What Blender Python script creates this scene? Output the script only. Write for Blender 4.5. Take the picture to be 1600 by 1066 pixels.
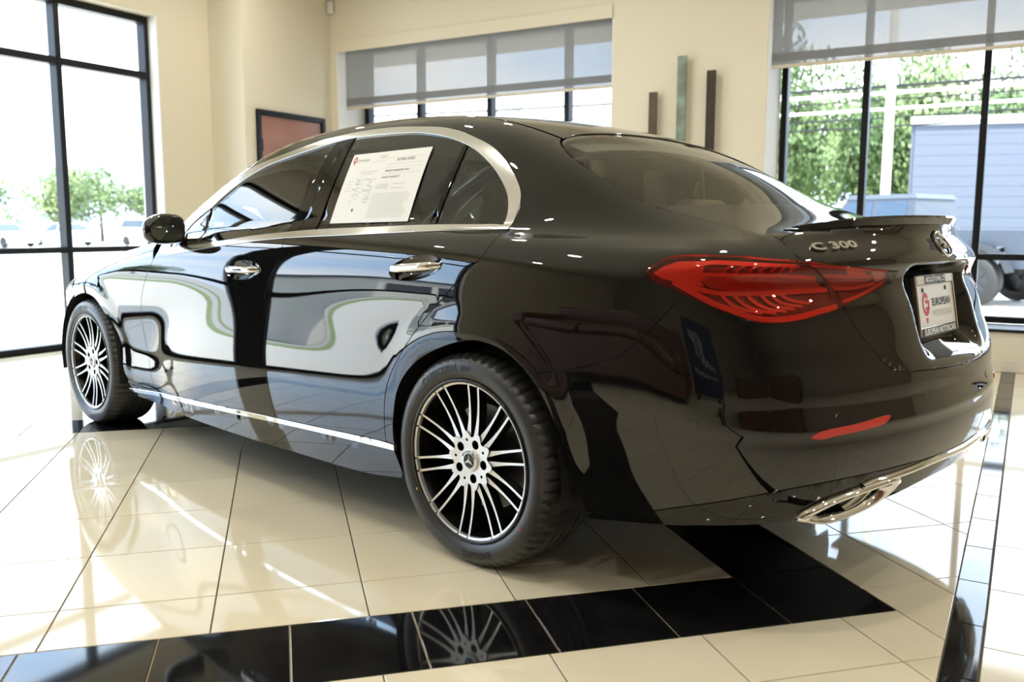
import bpy, bmesh, math, random, json
import numpy as np
from mathutils import Vector, Matrix
from mathutils.geometry import delaunay_2d_cdt
PI=math.pi
random.seed(7)
scene=bpy.context.scene
COL=scene.collection
for o in list(bpy.data.objects): bpy.data.objects.remove(o)
# ------------------------------------------------------------------ camera
def cam_axes(yaw,pitch,roll):
    cy,sy,cp,sp=math.cos(yaw),math.sin(yaw),math.cos(pitch),math.sin(pitch)
    f=np.array([cy*cp,sy*cp,-sp]); r=np.array([sy,-cy,0.]); u=np.cross(r,f)
    cr,sr=math.cos(roll),math.sin(roll)
    return cr*r+sr*u,-sr*r+cr*u,f
CAM=np.array([-1.87952,2.69187,1.02989])
r_,u_,f_=cam_axes(-0.81467,0.1285,0.00201)
cd=bpy.data.cameras.new('camera'); cam=bpy.data.objects.new('camera',cd); COL.objects.link(cam)
cam.matrix_world=Matrix(((r_[0],u_[0],-f_[0],CAM[0]),(r_[1],u_[1],-f_[1],CAM[1]),(r_[2],u_[2],-f_[2],CAM[2]),(0,0,0,1)))
cd.sensor_width=36; cd.lens=1376.69/1600*36; cd.clip_start=.05; cd.clip_end=400
cd.dof.use_dof=True; cd.dof.focus_distance=3.0; cd.dof.aperture_fstop=3.0
scene.camera=cam
# ------------------------------------------------------------------ world, sun, exposure
EXPOSURE=1.2
SKY=3.2; SUN=8.0; LAMP=190.0
scene.view_settings.view_transform='Standard'; scene.view_settings.look='None'
scene.view_settings.gamma=1; scene.view_settings.exposure=EXPOSURE
try: scene.view_settings.use_curve_mapping=False
except Exception: pass
w=bpy.data.worlds.new('sky'); scene.world=w; w.use_nodes=True
nt=w.node_tree; nt.nodes.clear()
out=nt.nodes.new('ShaderNodeOutputWorld'); bg=nt.nodes.new('ShaderNodeBackground'); nt.links.new(bg.outputs[0],out.inputs[0])
tc=nt.nodes.new('ShaderNodeTexCoord')
mp=nt.nodes.new('ShaderNodeMapping'); mp.inputs['Scale'].default_value=(1,1,2.5); nt.links.new(tc.outputs['Generated'],mp.inputs[0])
nz=nt.nodes.new('ShaderNodeTexNoise'); nz.inputs['Scale'].default_value=2.2; nz.inputs['Detail'].default_value=6; nt.links.new(mp.outputs[0],nz.inputs['Vector'])
cr=nt.nodes.new('ShaderNodeValToRGB'); cr.color_ramp.elements[0].position=.42; cr.color_ramp.elements[1].position=.62
cr.color_ramp.elements[0].color=(.50,.70,1.0,1); cr.color_ramp.elements[1].color=(1.0,1.0,1.0,1)
nt.links.new(nz.outputs['Fac'],cr.inputs[0]); nt.links.new(cr.outputs[0],bg.inputs['Color'])
bg.inputs['Strength'].default_value=SKY
# room frame: p along the back window wall, q away from the camera
TA=-2.12956; WA=TA+PI/4
AV=np.array([math.cos(WA),math.sin(WA)]); BV=np.array([-math.sin(WA),math.cos(WA)])
def RM(p,q,z=0.): return (p*BV[0]+q*AV[0],p*BV[1]+q*AV[1],z)
sl=bpy.data.lights.new('sun','SUN'); sl.energy=SUN; sl.angle=.01; sl.color=(1,.95,.86)
so=bpy.data.objects.new('sun',sl); COL.objects.link(so)
d=Vector(RM(.55,.62,0)); d.z=-1.25; so.rotation_euler=d.to_track_quat('-Z','Y').to_euler()
# ------------------------------------------------------------------ materials
def mat(name,base=(.5,.5,.5),rough=.5,metal=0.,spec=.5,emit=None,es=0.,coat=0.,ior=1.5,noise=None,bump=0.,bscale=50.,trans=0.):
    m=bpy.data.materials.new(name); m.use_nodes=True; n=m.node_tree; b=n.nodes['Principled BSDF']
    b.inputs['Base Color'].default_value=(*base,1); b.inputs['Roughness'].default_value=rough; b.inputs['Metallic'].default_value=metal
    b.inputs['IOR'].default_value=ior; b.inputs['Specular IOR Level'].default_value=spec; b.inputs['Coat Weight'].default_value=coat; b.inputs['Coat Roughness'].default_value=.02
    b.inputs['Transmission Weight'].default_value=trans
    if emit: b.inputs['Emission Color'].default_value=(*emit,1); b.inputs['Emission Strength'].default_value=es
    if noise or bump:
        t=n.nodes.new('ShaderNodeTexCoord'); x=n.nodes.new('ShaderNodeTexNoise'); x.inputs['Scale'].default_value=bscale; x.inputs['Detail'].default_value=5
        n.links.new(t.outputs['Object'],x.inputs['Vector'])
        if noise:
            c=n.nodes.new('ShaderNodeValToRGB'); c.color_ramp.elements[0].color=(*noise[0],1); c.color_ramp.elements[1].color=(*noise[1],1)
            c.color_ramp.elements[0].position=.3; c.color_ramp.elements[1].position=.7
            n.links.new(x.outputs['Fac'],c.inputs[0]); n.links.new(c.outputs[0],b.inputs['Base Color'])
        if bump:
            u=n.nodes.new('ShaderNodeBump'); u.inputs['Strength'].default_value=bump; u.inputs['Distance'].default_value=.002
            n.links.new(x.outputs['Fac'],u.inputs['Height']); n.links.new(u.outputs[0],b.inputs['Normal'])
    return m
def glass(name,tint,refl=1.0,ior=1.5,rough=0.):
    m=bpy.data.materials.new(name); m.use_nodes=True; n=m.node_tree; n.nodes.clear()
    o=n.nodes.new('ShaderNodeOutputMaterial'); mx=n.nodes.new('ShaderNodeMixShader'); f=n.nodes.new('ShaderNodeFresnel'); f.inputs['IOR'].default_value=ior
    t=n.nodes.new('ShaderNodeBsdfTransparent'); t.inputs[0].default_value=(*tint,1)
    g=n.nodes.new('ShaderNodeBsdfGlossy'); g.inputs['Roughness'].default_value=rough; g.inputs['Color'].default_value=(refl,refl,refl,1)
    n.links.new(f.outputs[0],mx.inputs[0]); n.links.new(t.outputs[0],mx.inputs[1]); n.links.new(g.outputs[0],mx.inputs[2]); n.links.new(mx.outputs[0],o.inputs[0])
    return m
def fabric_screen(name,col,open_):
    m=bpy.data.materials.new(name); m.use_nodes=True; n=m.node_tree; n.nodes.clear()
    o=n.nodes.new('ShaderNodeOutputMaterial'); mx=n.nodes.new('ShaderNodeMixShader'); mx.inputs[0].default_value=open_
    t=n.nodes.new('ShaderNodeBsdfTransparent'); d=n.nodes.new('ShaderNodeBsdfDiffuse'); d.inputs[0].default_value=(*col,1)
    tl=n.nodes.new('ShaderNodeBsdfTranslucent'); tl.inputs[0].default_value=(*col,1); m2=n.nodes.new('ShaderNodeMixShader'); m2.inputs[0].default_value=.35
    n.links.new(d.outputs[0],m2.inputs[1]); n.links.new(tl.outputs[0],m2.inputs[2])
    n.links.new(m2.outputs[0],mx.inputs[1]); n.links.new(t.outputs[0],mx.inputs[2]); n.links.new(mx.outputs[0],o.inputs[0])
    return m
M=dict(
 paint=mat('black_paint',(.0035,.0035,.0038),.02,ior=1.6,coat=.25),
 gloss=mat('gloss_black',(.004,.004,.004),.04),
 dark=mat('dark_plastic',(.012,.012,.012),.6),
 rubber=mat('tire_rubber',(.040,.040,.040),.36,bump=.15,bscale=400),
 letter=mat('tire_lettering',(.006,.006,.006),.5),
 chrome=mat('chrome',(.86,.86,.85),.06,metal=1),
 satin=mat('satin_chrome',(.74,.73,.71),.17,metal=1),
 alloy=mat('machined_alloy',(.86,.86,.86),.34,metal=.75),
 rimblack=mat('rim_black',(.006,.006,.006),.25),
 disc=mat('brake_disc',(.25,.25,.26),.4,metal=1),
 sideglass=glass('tinted_side_glass',(.70,.75,.71),ior=1.75),
 rearglass=glass('tinted_rear_glass',(.66,.68,.63)),
 windglass=glass('windshield_glass',(.85,.88,.85)),
 pane=glass('clear_window_glass',(.93,.96,.95)),
 lens=glass('red_lamp_lens',(1.0,.50,.42)),
 lampbody=mat('lamp_housing_red',(.20,.010,.008),.35),
 lampred=mat('lamp_reflector_red',(.85,.10,.05),.35),
 lampdim=mat('lamp_panel_red',(.55,.04,.025),.3),
 lampwhite=mat('lamp_clear_white',(.9,.8,.75),.2),
 headlens=mat('headlamp',(.7,.72,.75),.1,metal=.6),
 wall=mat('cream_wall_paint',(.74,.68,.54),.75,bump=.05,bscale=200),
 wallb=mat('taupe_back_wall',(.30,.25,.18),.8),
 wallw=mat('white_reveal_paint',(.80,.79,.76),.7),
 ceil=mat('ceiling_white',(.72,.67,.55),.8),
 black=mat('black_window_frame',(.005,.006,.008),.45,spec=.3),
 tile=mat('cream_polished_tile',(.78,.70,.52),.05,spec=.5,noise=((.75,.67,.49),(.82,.74,.56)),bscale=1.3),
 tilew=mat('pale_polished_tile',(.74,.68,.56),.06,noise=((.72,.66,.54),(.78,.72,.60)),bscale=1.3),
 tileb=mat('black_polished_tile',(.006,.006,.006),.05,noise=((.004,.004,.005),(.010,.010,.010)),bscale=9),
 grout=mat('brown_grout',(.10,.075,.05),.8),
 grout2=mat('tan_grout',(.36,.28,.17),.8),
 wood=mat('door_wood',(.30,.12,.06),.35,noise=((.26,.10,.05),(.36,.15,.08)),bscale=3),
 brown=mat('brown_desk_wood',(.13,.055,.03),.35,noise=((.11,.045,.022),(.16,.07,.04)),bscale=4),
 navy=mat('navy_board',(.012,.022,.06),.4),
 bronze=mat('bronze_patina',(.10,.06,.035),.5,metal=.3,noise=((.075,.045,.028),(.13,.08,.05)),bscale=6),
 bronzed=mat('dark_bronze_patina',(.04,.026,.016),.5,metal=.3,noise=((.03,.02,.012),(.05,.033,.02)),bscale=6),
 verdi=mat('green_patina',(.20,.26,.20),.6,noise=((.12,.12,.09),(.27,.36,.29)),bscale=7),
 shade=fabric_screen('grey_screen_fabric',(.27,.27,.275),.075),
 white=mat('white_plastic',(.8,.8,.78),.4),
 paper=mat('white_paper',(.93,.93,.90),.6),
 ink=mat('grey_ink',(.25,.25,.25),.6),
 inkl=mat('pale_grey_ink',(.62,.62,.61),.6),
 inkr=mat('red_ink',(.60,.03,.04),.5),
 inkk=mat('black_ink',(.02,.02,.02),.5),
 seat=mat('beige_leather',(.42,.33,.22),.5),
 seatd=mat('black_leather',(.02,.02,.02),.5),
 liner=mat('grey_headliner',(.36,.35,.31),.9),
 asphalt=mat('pale_asphalt',(.42,.42,.41),.9,noise=((.36,.36,.35),(.48,.48,.47)),bscale=2),
 concrete=mat('pale_concrete',(.62,.60,.56),.9),
 grass=mat('lawn_green',(.2,.27,.11),.9,noise=((.18,.25,.10),(.24,.30,.13)),bscale=4),
 leaf=mat('leaf_green',(.09,.22,.03),.6,noise=((.05,.10,.035),(.14,.20,.075)),bscale=.9),
 leaf2=mat('leaf_light_green',(.16,.32,.05),.6,noise=((.08,.14,.05),(.19,.25,.10)),bscale=.9),
 bark=mat('bark',(.10,.07,.05),.9),
 pole=mat('weathered_pole',(.55,.50,.44),.9),
 bluewall=mat('blue_grey_siding',(.066,.080,.115),.8),
 trim=mat('white_trim',(.8,.8,.8),.6),
 truck=mat('grey_blue_truck_paint',(.036,.048,.070),.5),
 carw=mat('white_car_paint',(.8,.8,.8),.2,coat=.4), cars=mat('silver_car_paint',(.45,.46,.48),.25,metal=.4), card=mat('dark_car_paint',(.06,.07,.09),.2,coat=.4),
 carglass=mat('car_glass_dark',(.03,.04,.05),.05),
 lamp=mat('downlight_lens',(1,1,1),.5,emit=(1.0,.955,.86),es=LAMP),
)
# ------------------------------------------------------------------ object helpers
def tag(o,label=None,cat=None,group=None,kind=None):
    if label: o['label']=label
    if cat: o['category']=cat
    if group: o['group']=group
    if kind: o['kind']=kind
    return o
ORG={}
def empty(name,loc=(0,0,0),label=None,cat=None,group=None,kind=None):
    o=bpy.data.objects.new(name,None); COL.objects.link(o); o.location=loc; ORG[o.name]=Vector(loc); o.empty_display_size=.1
    return tag(o,label,cat,group,kind)
def link(name,me,parent=None,loc=None):
    o=bpy.data.objects.new(name,me); COL.objects.link(o)
    if parent is not None: o.parent=parent
    if loc is not None: o.location=loc
    return o
def org(o):
    return ORG.get(o.name,Vector((0,0,0)))
def mesh(name,verts,faces,m,parent=None,origin=None,smooth=False,fix=False,label=None,cat=None,group=None,kind=None):
    """verts are world coordinates; origin becomes the object's origin"""
    V=np.asarray(verts,float).reshape(-1,3)
    if origin is None:
        origin=org(parent) if parent is not None else Vector(((V[:,0].min()+V[:,0].max())/2,(V[:,1].min()+V[:,1].max())/2,V[:,2].min()))
    L=V-np.array(origin)
    me=bpy.data.meshes.new(name); me.from_pydata(L.tolist(),[],[list(map(int,f)) for f in faces]); 
    if isinstance(m,(list,tuple)):
        for k in m: me.materials.append(k)
    else: me.materials.append(m)
    if fix:
        b=bmesh.new(); b.from_mesh(me); bmesh.ops.recalc_face_normals(b,faces=b.faces); b.to_mesh(me); b.free()
    if smooth: me.polygons.foreach_set('use_smooth',[True]*len(me.polygons))
    me.update()
    o=bpy.data.objects.new(name,me); COL.objects.link(o)
    if parent is not None:
        o.parent=parent; o.location=Vector(origin)-org(parent)
    else: o.location=origin
    ORG[o.name]=Vector(origin)
    return tag(o,label,cat,group,kind)
class MB:
    def __init__(s): s.v=[]; s.f=[]
    def add(s,V,F):
        n=len(s.v); s.v+= [tuple(map(float,x)) for x in V]; s.f+=[tuple(int(i)+n for i in f) for f in F]; return s
    def box(s,x0,x1,y0,y1,z0,z1,T=None,c=0.):
        """axis box with optional chamfer c; T maps (a,b,c)->world"""
        if x0>x1: x0,x1=x1,x0
        if y0>y1: y0,y1=y1,y0
        if z0>z1: z0,z1=z1,z0
        if c<=0:
            V=[(x,y,z) for z in (z0,z1) for y in (y0,y1) for x in (x0,x1)]
            F=[(0,2,3,1),(4,5,7,6),(0,1,5,4),(2,6,7,3),(0,4,6,2),(1,3,7,5)]
        else:
            c=min(c,(x1-x0)*.45,(y1-y0)*.45,(z1-z0)*.45)
            b=bmesh.new(); bmesh.ops.create_cube(b,size=1)
            for q in b.verts: q.co=((x0+x1)/2+q.co.x*(x1-x0),(y0+y1)/2+q.co.y*(y1-y0),(z0+z1)/2+q.co.z*(z1-z0))
            bmesh.ops.bevel(b,geom=list(b.edges),offset=c,segments=1,affect='EDGES'); b.verts.index_update()
            V=[tuple(q.co) for q in b.verts]; F=[[q.index for q in f.verts] for f in b.faces]; b.free()
        if T: V=[T(*q) for q in V]
        return s.add(V,F)
    def tube(s,pts,r,n=8,cap=True):
        pts=[Vector(p) for p in pts]; rs=r if isinstance(r,(list,tuple)) else [r]*len(pts)
        V=[];F=[]; up=None
        for i,p in enumerate(pts):
            d=(pts[min(i+1,len(pts)-1)]-pts[max(i-1,0)]).normalized()
            if up is None: up=Vector((0,0,1)) if abs(d.z)<.9 else Vector((1,0,0))
            a=d.cross(up).normalized(); b2=a.cross(d).normalized(); up=b2
            for k in range(n):
                t=2*PI*k/n; V.append(p+a*(rs[i]*math.cos(t))+b2*(rs[i]*math.sin(t)))
        for i in range(len(pts)-1):
            for k in range(n): F.append((i*n+k,i*n+(k+1)%n,(i+1)*n+(k+1)%n,(i+1)*n+k))
        if cap: F.append(tuple(range(n))[::-1]); F.append(tuple((len(pts)-1)*n+k for k in range(n)))
        return s.add(V,F)
    def lathe(s,prof,n,T,close=False):
        """prof: (radius, axial) list; T(cos*r, sin*r, axial)->world"""
        V=[];F=[]; m=len(prof)
        for k in range(n):
            t=2*PI*k/n
            for (r,a) in prof: V.append(T(r*math.cos(t),r*math.sin(t),a))
        for k in range(n):
            k2=(k+1)%n
            for i in range(m-1): F.append((k*m+i,k*m+i+1,k2*m+i+1,k2*m+i))
            if close: F.append((k*m+m-1,k*m,k2*m,k2*m+m-1))
        return s.add(V,F)
    def prism(s,poly,z0,z1,T):
        n=len(poly); V=[T(x,y,z0) for x,y in poly]+[T(x,y,z1) for x,y in poly]
        F=[tuple(range(n))[::-1],tuple(range(n,2*n))]+[(i,(i+1)%n,n+(i+1)%n,n+i) for i in range(n)]
        return s.add(V,F)
    def build(s,name,m,parent=None,**k):
        k.setdefault('fix',True)
        return mesh(name,s.v,s.f,m,parent,**k)
RT=lambda p,q,z: RM(p,q,z)
def text_mesh(txt,size=1.,bold=0.,extrude=0.,align='CENTER',res=2,sx=1.):
    c=bpy.data.curves.new('t','FONT'); c.body=txt; c.size=size; c.align_x=align; c.align_y='CENTER'; c.offset=bold; c.extrude=extrude; c.resolution_u=res
    o=bpy.data.objects.new('t',c); COL.objects.link(o); bpy.context.view_layer.update()
    dg=bpy.context.evaluated_depsgraph_get(); me=bpy.data.meshes.new_from_object(o.evaluated_get(dg))
    V=np.array([tuple(v.co) for v in me.vertices]).reshape(-1,3); F=[tuple(p.vertices) for p in me.polygons]
    bpy.data.objects.remove(o); bpy.data.curves.remove(c); bpy.data.meshes.remove(me)
    V[:,0]*=sx
    return V,F
# ------------------------------------------------------------------ car body surface
def spl(xs,ys,lo=None,hi=None,n=4000):
    """natural-ish C2 cubic through knots -> dense table lookup, linear extrapolation"""
    xs=np.array(xs,float); ys=np.array(ys,float); N=len(xs)
    h=np.diff(xs); A=np.zeros((N,N)); B=np.zeros(N)
    A[0,0]=A[-1,-1]=1
    for i in range(1,N-1):
        A[i,i-1]=h[i-1]; A[i,i]=2*(h[i-1]+h[i]); A[i,i+1]=h[i]
        B[i]=3*((ys[i+1]-ys[i])/h[i]-(ys[i]-ys[i-1])/h[i-1])
    c=np.linalg.solve(A,B)
    b=(ys[1:]-ys[:-1])/h-h*(2*c[:-1]+c[1:])/3; d=(c[1:]-c[:-1])/(3*h)
    def f(x):
        x=np.asarray(x,float); i=np.clip(np.searchsorted(xs,x)-1,0,N-2)
        t=x-xs[i]
        v=ys[i]+b[i]*t+c[i]*t*t+d[i]*t**3
        v=np.where(t<0,ys[i]+b[i]*t,v)
        te=h[i]; over=t>te
        ve=ys[i]+b[i]*te+c[i]*te**2+d[i]*te**3; se=b[i]+2*c[i]*te+3*d[i]*te**2
        return np.where(over,ve+se*(t-te),v)
    return f
def smin(a,b,k):
    h=np.maximum(k-np.abs(a-b),0)/k
    return np.minimum(a,b)-h*h*h*k/6
def smax(a,b,k): return -smin(-a,-b,k)
def sstep(x,a,b):
    t=np.clip((x-a)/(b-a),0,1); return t*t*t*(t*(6*t-15)+10)









K={"PROFx":[0.14,0.2,0.26,0.32,0.42,0.52,0.62,0.72,0.82,0.9,0.96,1.02,1.1],"PROFy":[-0.075,-0.052,-0.03,-0.02,-0.026,-0.02,-0.008,-0.001,-0.002,-0.01,-0.024,-0.05,-0.1],"PLANx":[-1.15,-0.9,-0.6,-0.3,0.0,0.5,1.0,1.6,2.2,2.6,2.9,3.2,3.5,3.8],"PLANy":[0.795,0.845,0.8851,0.9052,0.9122,0.9032,0.8971,0.8948,0.8941,0.8961,0.8931,0.8609,0.7761,0.6167],"DECKx":[-1.2,-1.05,-0.85,-0.6,-0.2,0.5,1.4,2.1,2.5,3.0,3.3,3.5,3.7],"DECKy":[1.0495,1.0484,1.038,1.0487,1.0616,1.0542,1.0486,1.0369,1.0063,0.9449,0.8803,0.8038,0.653],"DCRx":[-1.1,-0.85,-0.6,0.0,1.5,2.5,3.2],"DCRy":[0.0129,0.0599,0.0801,0.0482,0.0457,0.1168,0.201],"REARx":[0.15,0.22,0.3,0.4,0.5,0.58,0.66,0.74,0.84,0.9,0.94,0.985,1.02,1.05,1.1],"REARy":[-0.9207,-0.9976,-1.0727,-1.1201,-1.1288,-1.1178,-1.1115,-1.0838,-1.0515,-1.0366,-1.054,-1.031,-1.0159,-1.0388,-1.0541],"FRx":[0.15,0.3,0.5,0.65,0.8,0.95],"FRy":[3.5624,3.6402,3.6779,3.6647,3.5928,3.4422],"GBx":[-1.2,-0.9,-0.6,-0.3,0.0,0.4,0.8,1.5,2.0,2.4],"GBy":[0.4774,0.5793,0.6766,0.7495,0.7933,0.8157,0.8261,0.8186,0.781,0.7085],"ROx":[-1.3,-0.95,-0.75,-0.55,-0.35,-0.15,0.05,0.3,0.6,0.9,1.2,1.5,1.8,2.1,2.4,2.7],"ROy":[0.83,0.9682,1.046,1.1275,1.2236,1.3088,1.3761,1.4252,1.4448,1.4431,1.422,1.374,1.2806,1.1582,1.0151,0.8617],"DENT":0.062,"PR2x":[0.14,0.2,0.26,0.3,0.36,0.42,0.5,0.545,0.575,0.62,0.72,0.82,0.9,0.96,1.02,1.1],"PR2y":[-0.07,-0.05,-0.035,-0.0265,-0.018,-0.0125,-0.006,-0.0028,-0.0004,0.0004,0.0,-0.002,-0.01,-0.024,-0.05,-0.1],"G":[0.3183,0.2528,0.0729,0.2825,-0.2585],"RC":[0.1926,0.5602,0.1329]}
def setk():
    global PROF,PROF2,PLAN,DECK,DCROWN,REAR,FRONT,GB,ROOF
    PROF=spl(K['PROFx'],K['PROFy']);PROF2=spl(K['PR2x'],K['PR2y']);PLAN=spl(K['PLANx'],K['PLANy']);DECK=spl(K['DECKx'],K['DECKy']);DCROWN=spl(K['DCRx'],K['DCRy'])
    REAR=spl(K['REARx'],K['REARy']);FRONT=spl(K['FRx'],K['FRy']);GB=spl(K['GBx'],K['GBy']);ROOF=spl(K['ROx'],K['ROy'])
setk()
def SDF(x,y,z):
    ay=np.sqrt(y*y+1e-8); yy=ay/.9
    kr=sstep(x,-.05,-.40); Ys=PROF(z)*(1-kr)+PROF2(z)*kr+PLAN(x)
    for cx in (0.0,2.85):
        r=np.hypot(x-cx,z-.33); Ys=Ys+.010*sstep(r,.50,.38)*sstep(z,.2,.4)
    deck=(z-DECK(x)+DCROWN(x)*yy**2)*.95
    body=smax(ay-Ys,deck,.10)
    G=K['G']; zz=z-1.03
    gs=(ay-(GB(x)-G[0]*zz-G[1]*zz*zz))*.9
    xs=x+(G[3]*sstep(x,.9,2.0)+G[4]*sstep(x,.5,-.5))*y*y
    gr=(z-ROOF(xs)+G[2]*y*y)*.9
    gh=smax(gs,gr,.13)
    f=smin(body,gh,.035+.10*sstep(x,.1,-.5))
    rc=K['RC']
    rear=REAR(z)+(rc[0]+rc[2]*sstep(z,.90,1.06))*yy**2*(1+rc[1]*yy**4)-x
    dent=sstep(z,.655,.745)*sstep(z,.938,.906)*sstep(ay,.262,.155)
    rear=rear+K['DENT']*dent-.006*np.exp(-((z-.552)/.020)**2)
    f=smax(f,rear*.95,.22-.165*sstep(z,.90,1.02))
    front=(x-FRONT(z)+.30*yy**2)*.9
    return smax(f,front,.20)
def grad(P,e=.002):
    x,y,z=P[:,0],P[:,1],P[:,2]
    g=np.stack([SDF(x+e,y,z)-SDF(x-e,y,z),SDF(x,y+e,z)-SDF(x,y-e,z),SDF(x,y,z+e)-SDF(x,y,z-e)],1)
    return g/np.linalg.norm(g,axis=1,keepdims=True)
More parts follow.
